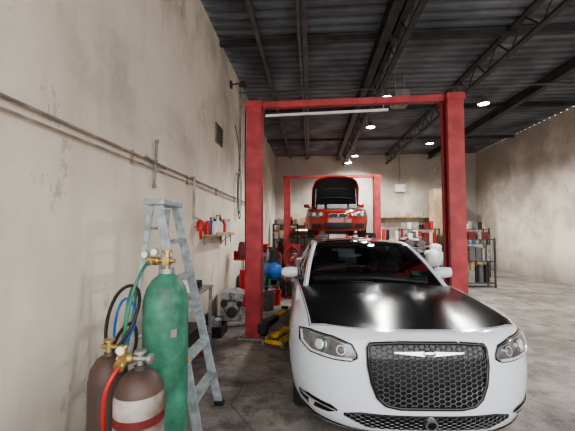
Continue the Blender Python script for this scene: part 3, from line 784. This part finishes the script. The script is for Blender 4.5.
# ------------------------------------------------------------------ step ladder
L = root('step_ladder', (-1.27, 2.80, 0))
for s in (-1, 1):
    beam('front_rail_%d' % (s+1), (0.42, s*0.27, 0.0), (0.02, s*0.17, 1.82), 0.022, 0.075, M['alu'], L, (1, 0, 0), 0.003)
    beam('rear_rail_%d' % (s+1), (-0.26, s*0.25, 0.0), (-0.05, s*0.16, 1.80), 0.020, 0.045, M['alu'], L, (1, 0, 0), 0.003)
    box('foot_%d' % (s+1), (0.42, s*0.27, 0.02), (0.09, 0.05, 0.04), M['blk'], L, 0.005)
    beam('spreader_%d' % (s+1), (0.22, s*0.215, 0.92), (-0.15, s*0.205, 0.90), 0.006, 0.02, M['steel'], L)
for k in range(1, 6):
    z = 0.305*k; u = z/1.82; x = 0.42-0.40*u; w = 0.27-0.10*u
    multi('step_%d' % k, [boxg((x, 0, z), (0.085, 2*w, 0.006)), boxg((x+0.042, 0, z-0.014), (0.005, 2*w, 0.03)), boxg((x-0.042, 0, z-0.014), (0.005, 2*w, 0.03))], M['alu'], L)
    u = (z+0.1)/1.8; xr = -0.26+0.21*u; wr_ = 0.25-0.09*u
    cyl('rear_brace_%d' % k, (xr, -wr_, z+0.1), (xr, wr_, z+0.1), 0.012, M['alu'], L)
box('top_cap', (-0.01, 0, 1.84), (0.17, 0.42, 0.05), M['alu'], L, 0.01)
beam('safety_label', (0.303, -0.265, 0.58), (0.273, -0.2575, 0.72), 0.002, 0.055, M['orange'], L, (1, 0, 0))

# ------------------------------------------------------------------ left wall services
multi('wall_conduit', [cylg((XL+0.03, 1.2, 2.34), (XL+0.03, 9.5, 2.34), 0.012), cylg((XL+0.03, 1.2, 2.27), (XL+0.03, 9.5, 2.27), 0.009)]
      + [boxg((XL+0.012, yy, 2.305), (0.025, 0.03, 0.13)) for yy in (1.6, 3.0, 4.4, 5.8, 7.2, 8.6)], M['pipe'], None, True)
multi('wall_drop_pipe', [cylg((XL+0.06, 4.55, 2.36), (XL+0.06, 4.55, 1.75), 0.018), cylg((XL, 4.55, 2.36), (XL+0.07, 4.55, 2.36), 0.016), cylg((XL+0.06, 4.55, 1.80), (XL+0.14, 4.55, 1.76), 0.014)], M['pipe'], None, True)
h = root('wall_hung_tee_wrench', (XL+0.04, 3.4, 2.32))
multi('bars', [cylg((0, 0, -0.22), (0.02, 0, 0.22), 0.014), cylg((0.02, -0.24, 0.03), (0.02, 0.22, -0.01), 0.012), cylg((-0.04, 0, 0.03), (0.03, 0, 0.03), 0.012),
               cylg((0.0, 0, -0.22), (0, 0, -0.26), 0.02), cylg((0.02, 0, 0.22), (0.02, 0, 0.26), 0.02)], M['ventgrey'], h, True)
v = root('wall_vent', (XL+0.012, 5.95, 3.38))
box('frame', (0, 0, 0), (0.024, 0.44, 0.36), M['ventgrey'], v, 0.004)
multi('slats', [boxg((0.018, 0, -0.14+0.04*i), (0.02, 0.38, 0.008), Euler((0, 0.5, 0)).to_matrix()) for i in range(8)], M['beam'], v)
l = root('wall_lamp', (XL, 6.8, 4.72))
multi('bracket', [boxg((0.02, 0, 0), (0.04, 0.10, 0.14)), cylg((0.03, 0, 0), (0.25, -0.02, 0.02), 0.014)], M['beam'], l, True)
lathe('head', [(0.03, 0.06), (0.05, 0.04), (0.09, -0.04), (0.08, -0.04), (0, 0.0)], M['beam'], l, (0.28, -0.02, 0.0))
cyl('wall_riser_conduit', (XL+0.03, 7.7, 2.34), (XL+0.03, 7.7, H), 0.018, M['pipe'])
c = root('hanging_cable_coil', (XL+0.06, 7.4, 2.75))
for k in range(4):
    hose('loop_%d' % k, [(0.01*k, math.sin(a)*(0.13+0.015*k), -0.3+math.cos(a)*(0.45+0.05*k)) for a in [i*math.pi/6 for i in range(12)]], 0.010, M['blk'] if k % 2 else M['white'], c, True)
box('hook', (-0.03, 0, 0.15), (0.07, 0.03, 0.03), M['steel'], c)
hose('drop_cord', [(0.0, 0, 0.15), (0.03, 0.05, 0.6), (0.0, -0.1, 1.0), (-0.02, -0.3, 1.2)], 0.008, M['blk'], c)

def bottle(nm, par, pos, r_, h_, m_, cap):
    lathe(nm, [(0, 0), (r_, 0), (r_, h_*0.68), (r_*0.42, h_*0.84), (r_*0.40, h_*0.88)], m_, par, pos, seg=16)
    lathe(nm+'_cap', [(r_*0.46, h_*0.87), (r_*0.46, h_), (0, h_)], cap, par, pos, seg=12)
s = root('wall_bottle_shelf', (XL, 5.65, 1.53))
box('board', (0.12, 0, 0), (0.24, 1.2, 0.025), M['wood'], s, 0.003)
box('front_lip', (0.245, 0, 0.02), (0.012, 1.2, 0.06), M['wood'], s)
multi('brackets', [beamg((0.01, yy, -0.14), (0.19, yy, -0.01), 0.015, 0.02) for yy in (-0.5, 0.5)]+[boxg((0.01, yy, -0.07), (0.02, 0.02, 0.14)) for yy in (-0.5, 0.5)], M['steel'], s)
cols = ['red', 'white', 'blue', 'white', 'orange', 'white', 'yellow', 'red', 'blk', 'white', 'blue', 'white', 'red']
for k in range(13):
    yy = -0.54+0.09*k
    bottle('bottle_%d' % k, s, (0.08+0.09*(k % 2), yy, 0.0125), random.uniform(0.038, 0.05), random.uniform(0.24, 0.36), M[cols[k]], M[cols[(k*5+3) % 13]])
multi('hanging_tools', [cylg((0.255, yy, -0.0), (0.255, yy, -0.02-ll), 0.010, 8) for yy, ll in ((-0.35, 0.12), (-0.1, 0.16), (0.25, 0.10))], M['grey'], s)
f = root('red_spray_gun', (XL+0.09, 4.75, 1.62))
lathe('cup', [(0, -0.02), (0.055, -0.02), (0.06, 0.10), (0.035, 0.14), (0, 0.14)], M['red'], f)
multi('gun', [beamg((0, 0, -0.02), (0.0, 0.02, -0.14), 0.03, 0.04), cylg((0, -0.09, 0.0), (0, 0.05, 0.0), 0.02), cylg((-0.09, 0.0, 0.04), (0, 0, 0.04), 0.008), cylg((0, 0, 0.12), (0.0, 0, 0.15), 0.015)], M['red'], f, True)

b = root('steel_work_bench', (XL+0.24, 3.75, 0))
box('top', (0, 0, 0.90), (0.44, 0.90, 0.03), M['steel'], b, 0.004)
box('lower_shelf', (0, 0, 0.30), (0.42, 0.86, 0.02), M['steel'], b)
multi('legs', [boxg((x, y, 0.445), (0.035, 0.035, 0.89)) for x in (-0.19, 0.19) for y in (-0.41, 0.41)], M['steel'], b)
box('carton', (0.02, -0.25, 0.985), (0.2, 0.25, 0.14), M['white'], b, 0.006)
box('tool_case', (0.0, 0.1, 0.96), (0.28, 0.3, 0.09), M['blk'], b, 0.012)
box('parts_tray', (0.0, 0.0, 0.40), (0.3, 0.5, 0.18), M['blk'], b, 0.012)

def jerry(loc, m, rot=0):
    j = root('fuel_can', loc, rot)
    box('body', (0, 0, 0.15), (0.16, 0.26, 0.30), m, j, 0.025)
    hose('handle', [(0, -0.09, 0.295), (0, -0.07, 0.36), (0, 0.05, 0.36), (0, 0.07, 0.295)], 0.012, m, j)
    cyl('spout', (0, 0.10, 0.29), (0, 0.13, 0.37), 0.02, M['yellow'], j, 12, 0.012)
jerry((-1.44, 4.42, 0), M['red'], 0.4)

# engine block on floor
e = root('engine_block', (-1.40, 5.85, 0), 0.2)
multi('block', [boxg((0, 0, 0.28), (0.38, 0.50, 0.26)), boxg((0, 0, 0.12), (0.30, 0.46, 0.10)), boxg((-0.12, 0, 0.47), (0.16, 0.46, 0.14), Euler((0, -0.35, 0)).to_matrix()),
                boxg((0.12, 0, 0.47), (0.16, 0.46, 0.14), Euler((0, 0.35, 0)).to_matrix()), boxg((0, 0, 0.035), (0.46, 0.6, 0.07))], M['steel'], e, bv=0.01)
multi('runners', [cylg((-0.13, yy, 0.53), (0.13, yy, 0.53), 0.03, 12) for yy in (-0.17, -0.06, 0.06, 0.17)], M['alu'], e, True)
multi('pulleys', [cylg((x, -0.25, z), (x, -0.30, z), rr, 24) for x, z, rr in ((0, 0.22, 0.09), (0.13, 0.36, 0.05), (-0.13, 0.38, 0.06))], M['beam'], e, True)
hose('belt', [(0.09, -0.28, 0.2), (0.18, -0.28, 0.38), (0, -0.28, 0.42), (-0.19, -0.28, 0.4), (-0.09, -0.28, 0.2), (0, -0.28, 0.13)], 0.008, M['rubber'], e, True)
def crate(x, y, z, sx_, sy_, sz_, m_, seed, nparts=9, pm='steel'):
    rnd = random.Random(seed)
    r = root('parts_crate', (x, y, z))
    multi('walls', [boxg((0, 0, 0.01), (sx_, sy_, 0.02)), boxg((-sx_/2, 0, sz_/2), (0.015, sy_, sz_)), boxg((sx_/2, 0, sz_/2), (0.015, sy_, sz_)), boxg((0, -sy_/2, sz_/2), (sx_, 0.015, sz_)), boxg((0, sy_/2, sz_/2), (sx_, 0.015, sz_))], m_, r, bv=0.003)
    gg = {0: [], 1: []}
    for i in range(nparts):
        p = (rnd.uniform(-sx_*0.3, sx_*0.3), rnd.uniform(-sy_*0.3, sy_*0.3), sz_*0.5); q = (p[0]+rnd.uniform(-0.08, 0.08), p[1]+rnd.uniform(-0.1, 0.1), sz_+rnd.uniform(0.02, 0.14))
        gg[i % 2].append(cylg(p, q, rnd.uniform(0.02, 0.05), 12))
    multi('scrap_parts', gg[0], M[pm], r, True); multi('scrap_parts_dark', gg[1], M['blk'], r, True)
crate(-1.44, 7.75, 0, 0.46, 0.5, 0.34, M['blk'], 1)
crate(-1.45, 7.75, 0.36, 0.42, 0.42, 0.24, M['grey'], 2)
crate(-1.50, 5.10, 0, 0.30, 0.34, 0.16, M['blk'], 3, 8, 'alu')
def bucket(x, y, m_, R=0.14, hh=0.36):
    r = root('plastic_bucket', (x, y, 0))
    lathe('pail', [(0, 0), (R*0.82, 0), (R, hh), (R*1.06, hh), (R*1.06, hh-0.02), (R*0.97, hh-0.02), (R*0.80, 0.02), (0, 0.02)], m_, r)
    hose('bail', [(-R*1.05, 0, hh-0.03), (-R*0.8, -0.05, hh+0.10), (0, -0.08, hh+0.15), (R*0.8, -0.05, hh+0.10), (R*1.05, 0, hh-0.03)], 0.004, M['steel'], r)
bucket(-0.88, 6.75, M['grey']); bucket(-0.78, 7.25, M['red'], 0.13, 0.3)
# transmission jack, red, beside wall
tj = root('transmission_jack', (-1.42, 6.80, 0))
multi('base', [beamg((-0.2, -0.2, 0.08), (0.2, 0.2, 0.08), 0.05, 0.05), beamg((-0.2, 0.2, 0.08), (0.2, -0.2, 0.08), 0.05, 0.05), cylg((0, 0, 0.06), (0, 0, 0.80), 0.055, 20), boxg((0, 0, 1.02), (0.32, 0.26, 0.04)), boxg((-0.15, 0, 1.11), (0.02, 0.24, 0.16)), boxg((0.15, 0, 1.11), (0.02, 0.24, 0.16))], M['red'], tj, bv=0.004)
cyl('ram', (0, 0, 0.80), (0, 0, 1.02), 0.03, M['chrome'], tj)
multi('casters', [cylg((x-0.015, y, 0.035), (x+0.015, y, 0.035), 0.035, 14) for x in (-0.18, 0.18) for y in (-0.18, 0.18)], M['blk'], tj, True)
lathe('gearbox', [(0, 0), (0.12, 0), (0.13, 0.06), (0.10, 0.16), (0.08, 0.30), (0.05, 0.34), (0, 0.34)], M['maroon'], tj, (0, 0, 1.04))
# air compressor
a = root('air_compressor', (-0.97, 8.35, 0), math.radians(14))
lathe('tank', [(0, -0.42), (0.13, -0.40), (0.20, -0.33), (0.22, -0.25), (0.22, 0.25), (0.20, 0.33), (0.13, 0.40), (0, 0.42)], M['blue'], a, (0, 0, 0.62), 'y')
multi('pump', [boxg((0, -0.12, 0.92), (0.2, 0.18, 0.16)), cylg((0, -0.12, 0.98), (0, -0.12, 1.14), 0.075, 16), cylg((0, 0.02, 0.96), (0, 0.30, 0.96), 0.09, 20), boxg((0, 0.05, 0.85), (0.3, 0.6, 0.02))], M['blk'], a, True)
v_, f_ = torusg((-0.14, -0.10, 1.0), 0.15, 0.014, 'x'); obj('flywheel', v_, f_, M['steel'], a, True)
multi('wheels', [cylg((sx_*0.17, -0.28, 0.13), (sx_*0.22, -0.28, 0.13), 0.13, 24) for sx_ in (-1, 1)], M['rubber'], a, True)
multi('legs', [beamg((sx_*0.12, 0.25, 0.45), (sx_*0.15, 0.25, 0.0), 0.04, 0.03) for sx_ in (-1, 1)]+[cylg((-0.2, -0.28, 0.13), (0.2, -0.28, 0.13), 0.012), beamg((-0.14, -0.28, 0.47), (-0.17, -0.28, 0.12), 0.03, 0.03), beamg((0.14, -0.28, 0.47), (0.17, -0.28, 0.12), 0.03, 0.03)], M['blk'], a)
hose('air_line', [(0.1, -0.12, 1.07), (0.24, -0.2, 1.02), (0.2, -0.3, 0.82), (0.05, -0.36, 0.74)], 0.014, M['red'], a)
# red hand truck holding coiled hoses beside compressor
ht_ = root('hand_truck', (-0.46, 8.1, 0))
multi('frame', [beamg((x, 0.05, 0.1), (x, 0.22, 1.25), 0.03, 0.03) for x in (-0.16, 0.16)]+[beamg((-0.16, 0.06+0.15*k/3, 0.2+k*0.33), (0.16, 0.06+0.15*k/3, 0.2+k*0.33), 0.03, 0.025) for k in range(4)]+[boxg((0, -0.08, 0.03), (0.36, 0.26, 0.02)), beamg((-0.16, 0.22, 1.25), (0.16, 0.22, 1.25), 0.03, 0.03)], M['red'], ht_)
multi('wheels', [cylg((x-0.025, 0.14, 0.12), (x+0.025, 0.14, 0.12), 0.12, 24) for x in (-0.2, 0.2)], M['rubber'], ht_, True)
cyl('axle', (-0.2, 0.14, 0.12), (0.2, 0.14, 0.12), 0.012, M['steel'], ht_)
for k in range(4): hose('coil_%d' % k, [(math.cos(q*math.pi/6)*(0.15+0.01*k), 0.08-0.03*k, 0.95+math.sin(q*math.pi/6)*(0.24+0.012*k)) for q in range(12)], 0.013, M['red'] if k % 2 else M['blk'], ht_, True)
box('battery_charger', (0, -0.06, 0.22), (0.28, 0.18, 0.36), M['blk'], ht_, 0.02)
# oil drum
od = root('oil_drain_drum', (-1.38, 9.3, 0))
lathe('drum', [(0, 0), (0.24, 0), (0.25, 0.02), (0.25, 0.28), (0.26, 0.29), (0.25, 0.30), (0.25, 0.58), (0.26, 0.59), (0.25, 0.60), (0.25, 0.86), (0.26, 0.88), (0.24, 0.88), (0, 0.87)], M['green'], od)
multi('funnel', [latheg([(0.02, 0.87), (0.03, 1.05), (0.20, 1.22), (0.21, 1.22), (0.21, 1.24)], 24)], M['red'], od, True)
for k in range(3): hose('coiled_hose_%d' % k, [(math.cos(q*math.pi/6)*0.21, math.sin(q*math.pi/6)*0.21, 0.90+0.035*k) for q in range(12)], 0.017, M['red'] if k != 1 else M['blue'], od, True)
def tire(loc, tilt=None, R=0.31, stack=1):
    for k in range(stack):
        t = root('tire', (loc[0], loc[1], loc[2]+(0.22*k)))
        prof = [(R*0.62, -0.09), (R*0.9, -0.11), (R*0.98, -0.09), (R, -0.05), (R, 0.05), (R*0.98, 0.09), (R*0.9, 0.11), (R*0.62, 0.09), (R*0.60, 0.05), (R*0.60, -0.05), (R*0.62, -0.09)]
        if tilt == 'x':
            v, f = latheg(prof, 36, (0, 0, R), 'x')
        elif tilt == 'y': v, f = latheg(prof, 36, (0, 0, R), 'y')
        else: v, f = latheg(prof, 36, (0, 0, 0.11), 'z')
        obj('casing', v, f[:-2], M['rubber'], t, True, 40)
tire((-0.72, 9.85, 0), 'y', 0.33)
tire((-1.35, 10.15, 0), None, 0.31, 5)
rc = root('tool_cart', (-0.42, 9.35, 0))
multi('trays', [boxg((0, 0, z), (0.34, 0.36, 0.06)) for z in (0.15, 0.48, 0.80)]+[boxg((x, y, 0.45), (0.03, 0.03, 0.75)) for x in (-0.16, 0.16) for y in (-0.17, 0.17)], M['red'], rc, bv=0.004)
multi('casters', [cylg((x-0.015, y, 0.04), (x+0.015, y, 0.04), 0.04, 14) for x in (-0.14, 0.14) for y in (-0.15, 0.15)]+[boxg((x, y, 0.095), (0.03, 0.03, 0.08)) for x in (-0.14, 0.14) for y in (-0.15, 0.15)], M['blk'], rc, True)
multi('tools', [cylg((random.uniform(-0.13, 0.13), random.uniform(-0.12, 0.12), 0.83), (random.uniform(-0.13, 0.13), random.uniform(-0.12, 0.12), 0.96), 0.03, 8) for _ in range(7)], M['steel'], rc, True)

# loaded shelving racks
def rack(name, x, y, wdt, h, seed, cols_):
    rnd = random.Random(seed); r = root(name, (x, y, 0))
    nsh = max(2, int(h/0.5)); zs = [0.12+(h-0.16)*i/nsh for i in range(nsh+1)]
    multi('frame', [boxg((sx_*wdt/2, sy_*0.2, h/2), (0.04, 0.04, h)) for sx_ in (-1, 1) for sy_ in (-1, 1)]+[boxg((0, 0, z), (wdt, 0.44, 0.025)) for z in zs], M['beam'], r)
    gs = {c_: [] for c_ in cols_}
    for z, z2 in zip(zs, zs[1:]+[zs[-1]+0.4]):
        xx = -wdt/2+0.05
        while xx < wdt/2-0.15:
            ww = rnd.uniform(0.08, 0.2); hh = rnd.uniform(0.4, 0.9)*(z2-z-0.03); c_ = rnd.choice(cols_)
            if rnd.random() < 0.5: gs[c_].append(boxg((xx+ww/2, rnd.uniform(-0.08, 0.03), z+0.0125+hh/2), (ww, 0.24, hh)))
            else: gs[c_].append(cylg((xx+ww/2, -0.05, z+0.0125), (xx+ww/2, -0.05, z+0.0125+hh), ww/2, 16))
            xx += ww+rnd.uniform(0.01, 0.05)
    for c_ in cols_:
        if gs[c_]: multi('stored_parts_'+c_, gs[c_], M[c_], r, True, angle=40)
rack('parts_rack', -1.05, 13.6, 1.0, 1.9, 11, ['blk', 'grey', 'red', 'tan', 'steel'])
rack('parts_rack', 3.9, 12.3, 1.3, 1.7, 12, ['blk', 'maroon', 'red', 'grey', 'white', 'steel'])
rack('parts_rack', 5.6, 12.3, 1.3, 1.7, 13, ['blk', 'white', 'tan', 'grey', 'blue', 'steel'])
rack('parts_rack', 4.6, 10.0, 1.2, 1.4, 14, ['blk', 'white', 'maroon', 'grey', 'steel'])

# yellow floor jack
j = root('floor_jack', (-0.42, 4.88, 0), math.radians(-20))
multi('side_frames', [beamg((x, -0.32, 0.09), (x, 0.30, 0.07), 0.02, 0.10) for x in (-0.11, 0.11)]+[boxg((0, 0.22, 0.10), (0.22, 0.10, 0.06)), boxg((0, -0.30, 0.07), (0.24, 0.05, 0.05))], M['yellow'], j, bv=0.006)
multi('lift_arm', [beamg((0, 0.20, 0.12), (0, -0.22, 0.15), 0.09, 0.04), cylg((0, -0.24, 0.13), (0, -0.24, 0.17), 0.06, 20)], M['yellow'], j, True)
multi('hydraulics', [cylg((0, 0.05, 0.09), (0, 0.26, 0.09), 0.035)], M['blk'], j, True)
multi('wheels', [cylg((x-0.02, y, rr), (x+0.02, y, rr), rr, 20) for x, y, rr in ((-0.14, -0.30, 0.045), (0.14, -0.30, 0.045), (-0.14, 0.28, 0.05), (0.14, 0.28, 0.05))], M['steel'], j, True)
cyl('handle', (0, 0.26, 0.13), (-0.05, 0.52, 0.62), 0.015, M['yellow'], j)

# ------------------------------------------------------------------ back of shop
bs = root('back_wall_shelving', (-0.3, YB-0.3, 0))
multi('frame', [boxg((x, y, 1.0), (0.04, 0.04, 2.0)) for x in (-1.1, 0, 1.1) for y in (-0.22, 0.22)]+[boxg((0, 0, z), (2.24, 0.48, 0.03)) for z in (0.15, 0.75, 1.3, 1.85)], M['beam'], bs)
g_ = []
for z in (0.165, 0.765, 1.315, 1.865):
    x = -1.0
    while x < 1.0:
        w_ = random.uniform(0.12, 0.3); hh = random.uniform(0.12, 0.4); g_.append(boxg((x+w_/2, random.uniform(-0.08, 0.05), z+hh/2), (w_, 0.26, hh))); x += w_+random.uniform(0.02, 0.1)
multi('stored_boxes', g_[::3], M['grey'], bs); multi('stored_cartons', g_[1::3], M['tan'], bs); multi('stored_red_boxes', g_[2::3], M['red'], bs)
t = root('warm_tube_light', (-0.2, YB-0.62, 1.64))
box('tube', (0, 0, 0), (0.9, 0.04, 0.04), M['tubeglow'], t); box('batten', (0, 0.05, 0.01), (1.0, 0.07, 0.07), M['white'], t)
wb = root('back_work_bench', (3.5, YB-0.42, 0))
box('top', (0, 0, 0.92), (3.8, 0.75, 0.06), M['wood'], wb, 0.005)
multi('legs', [boxg((x, y, 0.445), (0.09, 0.09, 0.89)) for x in (-1.8, 0, 1.8) for y in (-0.3, 0.3)]+[boxg((0, 0, 0.3), (3.7, 0.6, 0.03))], M['wood'], wb)
g_ = []
for k in range(19):
    hh = random.uniform(0.2, 0.75); g_.append(boxg((-1.8+0.20*k, random.uniform(-0.1, 0.2), 0.95+hh/2), (random.uniform(0.1, 0.18), 0.2, hh)))
multi('red_tool_boxes', g_[::4], M['red'], wb, bv=0.01); multi('black_parts', g_[1::4], M['blk'], wb, bv=0.01); multi('grey_parts', g_[2::4], M['steel'], wb, bv=0.01); multi('white_boxes', g_[3::4], M['white'], wb, bv=0.01)
ws = root('wall_lumber_shelf', (4.3, YB-0.2, 2.25))
box('board', (0, 0, 0), (2.4, 0.36, 0.08), M['wood'], ws)
multi('brackets', [beamg((x, 0.18, -0.25), (x, -0.12, -0.03), 0.03, 0.03) for x in (-0.9, 0, 0.9)], M['steel'], ws)
multi('cans', [cylg((x, 0, 0.04), (x, 0, 0.17), 0.06, 14) for x in (-0.9, -0.7, -0.3, 0.1, 0.25, 0.8)], M['seat'], ws, True)
eb = root('electrical_panel', (4.15, YB-0.06, 3.6))
box('door', (0, -0.01, 0), (0.45, 0.12, 0.35), M['white'], eb, 0.01)
box('handle', (0.16, -0.08, 0), (0.03, 0.03, 0.08), M['blk'], eb)
cyl('conduit', (0, 0.02, 0.17), (0, 0.02, 1.6), 0.02, M['pipe'], eb)
cb = root('plywood_storage_cabinet', (5.75, 14.6, 0))
multi('carcass', [boxg((0, 0.28, 1.7), (1.1, 0.03, 3.4)), boxg((-0.55, 0, 1.7), (0.03, 0.6, 3.4)), boxg((0.55, 0, 1.7), (0.03, 0.6, 3.4))]+[boxg((0, 0, z), (1.1, 0.58, 0.03)) for z in (0.05, 0.7, 1.4, 2.1, 2.8, 3.38)], M['tan'], cb)
multi('doors', [boxg((x, -0.31, 2.4), (0.53, 0.02, 1.9)) for x in (-0.275, 0.275)], M['tan'], cb, bv=0.004)
multi('stored_parts', [boxg((x, -0.02, z+0.015+hh/2), (0.2, 0.4, hh)) for x, z, hh in ((-0.35, 0.05, 0.4), (0, 0.05, 0.3), (0.3, 0.05, 0.5), (-0.3, 0.7, 0.3), (0.05, 0.7, 0.45), (0.35, 0.7, 0.25))], M['blk'], cb)

# engine on stand
es = root('engine_on_stand', (2.75, 9.4, 0))
multi('stand', [beamg((0, 0.35, 0.06), (0, 0.35, 1.1), 0.08, 0.08), beamg((-0.4, 0.35, 0.08), (0.4, 0.35, 0.08), 0.07, 0.07), beamg((0, 0.35, 0.09), (0, -0.6, 0.09), 0.07, 0.07), beamg((0, 0.35, 1.0), (0, 0.1, 1.0), 0.08, 0.08)], M['red'], es)
multi('block', [boxg((0, -0.2, 1.0), (0.5, 0.55, 0.34)), boxg((-0.16, -0.2, 1.26), (0.2, 0.5, 0.2), Euler((0, -0.5, 0)).to_matrix()), boxg((0.16, -0.2, 1.26), (0.2, 0.5, 0.2), Euler((0, 0.5, 0)).to_matrix()), boxg((0, -0.2, 0.76), (0.3, 0.5, 0.2))], M['grey'], es, bv=0.02)
multi('rocker_covers', [boxg((s_*0.22, -0.2, 1.37), (0.14, 0.48, 0.08), Euler((0, s_*0.5, 0)).to_matrix()) for s_ in (-1, 1)], M['maroon'], es, bv=0.02)
multi('intake', [cylg((-0.1, -0.4+0.13*k, 1.36), (0.1, -0.4+0.13*k, 1.36), 0.04, 12) for k in range(4)], M['steel'], es, True)
multi('casters', [cylg((x-0.02, y, 0.04), (x+0.02, y, 0.04), 0.04, 14) for x, y in ((-0.38, 0.35), (0.38, 0.35), (0, -0.58))], M['steel'], es, True)
pt_ = root('parts_table', (2.95, 8.1, 0))
box('top', (0, 0, 0.74), (1.1, 0.6, 0.04), M['grey'], pt_, 0.005)
multi('legs', [boxg((x, y, 0.36), (0.05, 0.05, 0.72)) for x in (-0.5, 0.5) for y in (-0.25, 0.25)], M['grey'], pt_)
multi('white_sacks', [sackg((-0.08, -0.05, 0.76+0.19), (0.34, 0.34, 0.42), 1), sackg((0.22, 0.02, 0.76+0.15), (0.30, 0.36, 0.34), 2), sackg((0.02, 0.05, 1.17), (0.26, 0.26, 0.24), 5)], M['white'], pt_, True, angle=80)
multi('black_parts', [boxg((-0.40, 0.0, 0.90), (0.22, 0.3, 0.28)), cylg((0.44, -0.05, 0.76), (0.44, -0.05, 1.0), 0.07, 16), cylg((-0.36, -0.1, 1.04), (-0.36, 0.1, 1.12), 0.07, 16)], M['blk'], pt_, bv=0.01)

# ------------------------------------------------------------------ light
w = bpy.data.worlds.new('daylight_world'); scene.world = w; w.use_nodes = True
nt = w.node_tree; nt.nodes.clear()
bg = nt.nodes.new('ShaderNodeBackground'); o_ = nt.nodes.new('ShaderNodeOutputWorld')
sky = nt.nodes.new('ShaderNodeTexSky'); sky.sky_type = 'HOSEK_WILKIE'; sky.turbidity = 5; sky.sun_direction = (0.3, -0.5, 0.8)
mx = nt.nodes.new('ShaderNodeMix'); mx.data_type = 'RGBA'; mx.inputs[0].default_value = 0.25
mx.inputs[6].default_value = (1.0, 0.98, 0.95, 1); nt.links.new(sky.outputs[0], mx.inputs[7])
nt.links.new(mx.outputs[2], bg.inputs[0]); bg.inputs[1].default_value = 4.5; nt.links.new(bg.outputs[0], o_.inputs[0])

# ------------------------------------------------------------------ camera
cam = bpy.data.cameras.new('camera'); cam.sensor_width = 36; cam.lens = 330/575*36; cam.clip_start = 0.05
co = bpy.data.objects.new('camera', cam); COL.objects.link(co)
co.location = (0, 0, 1.6)
co.rotation_euler = Euler((math.radians(90+2.7), 0, math.radians(4.07)), 'XYZ')
scene.camera = co
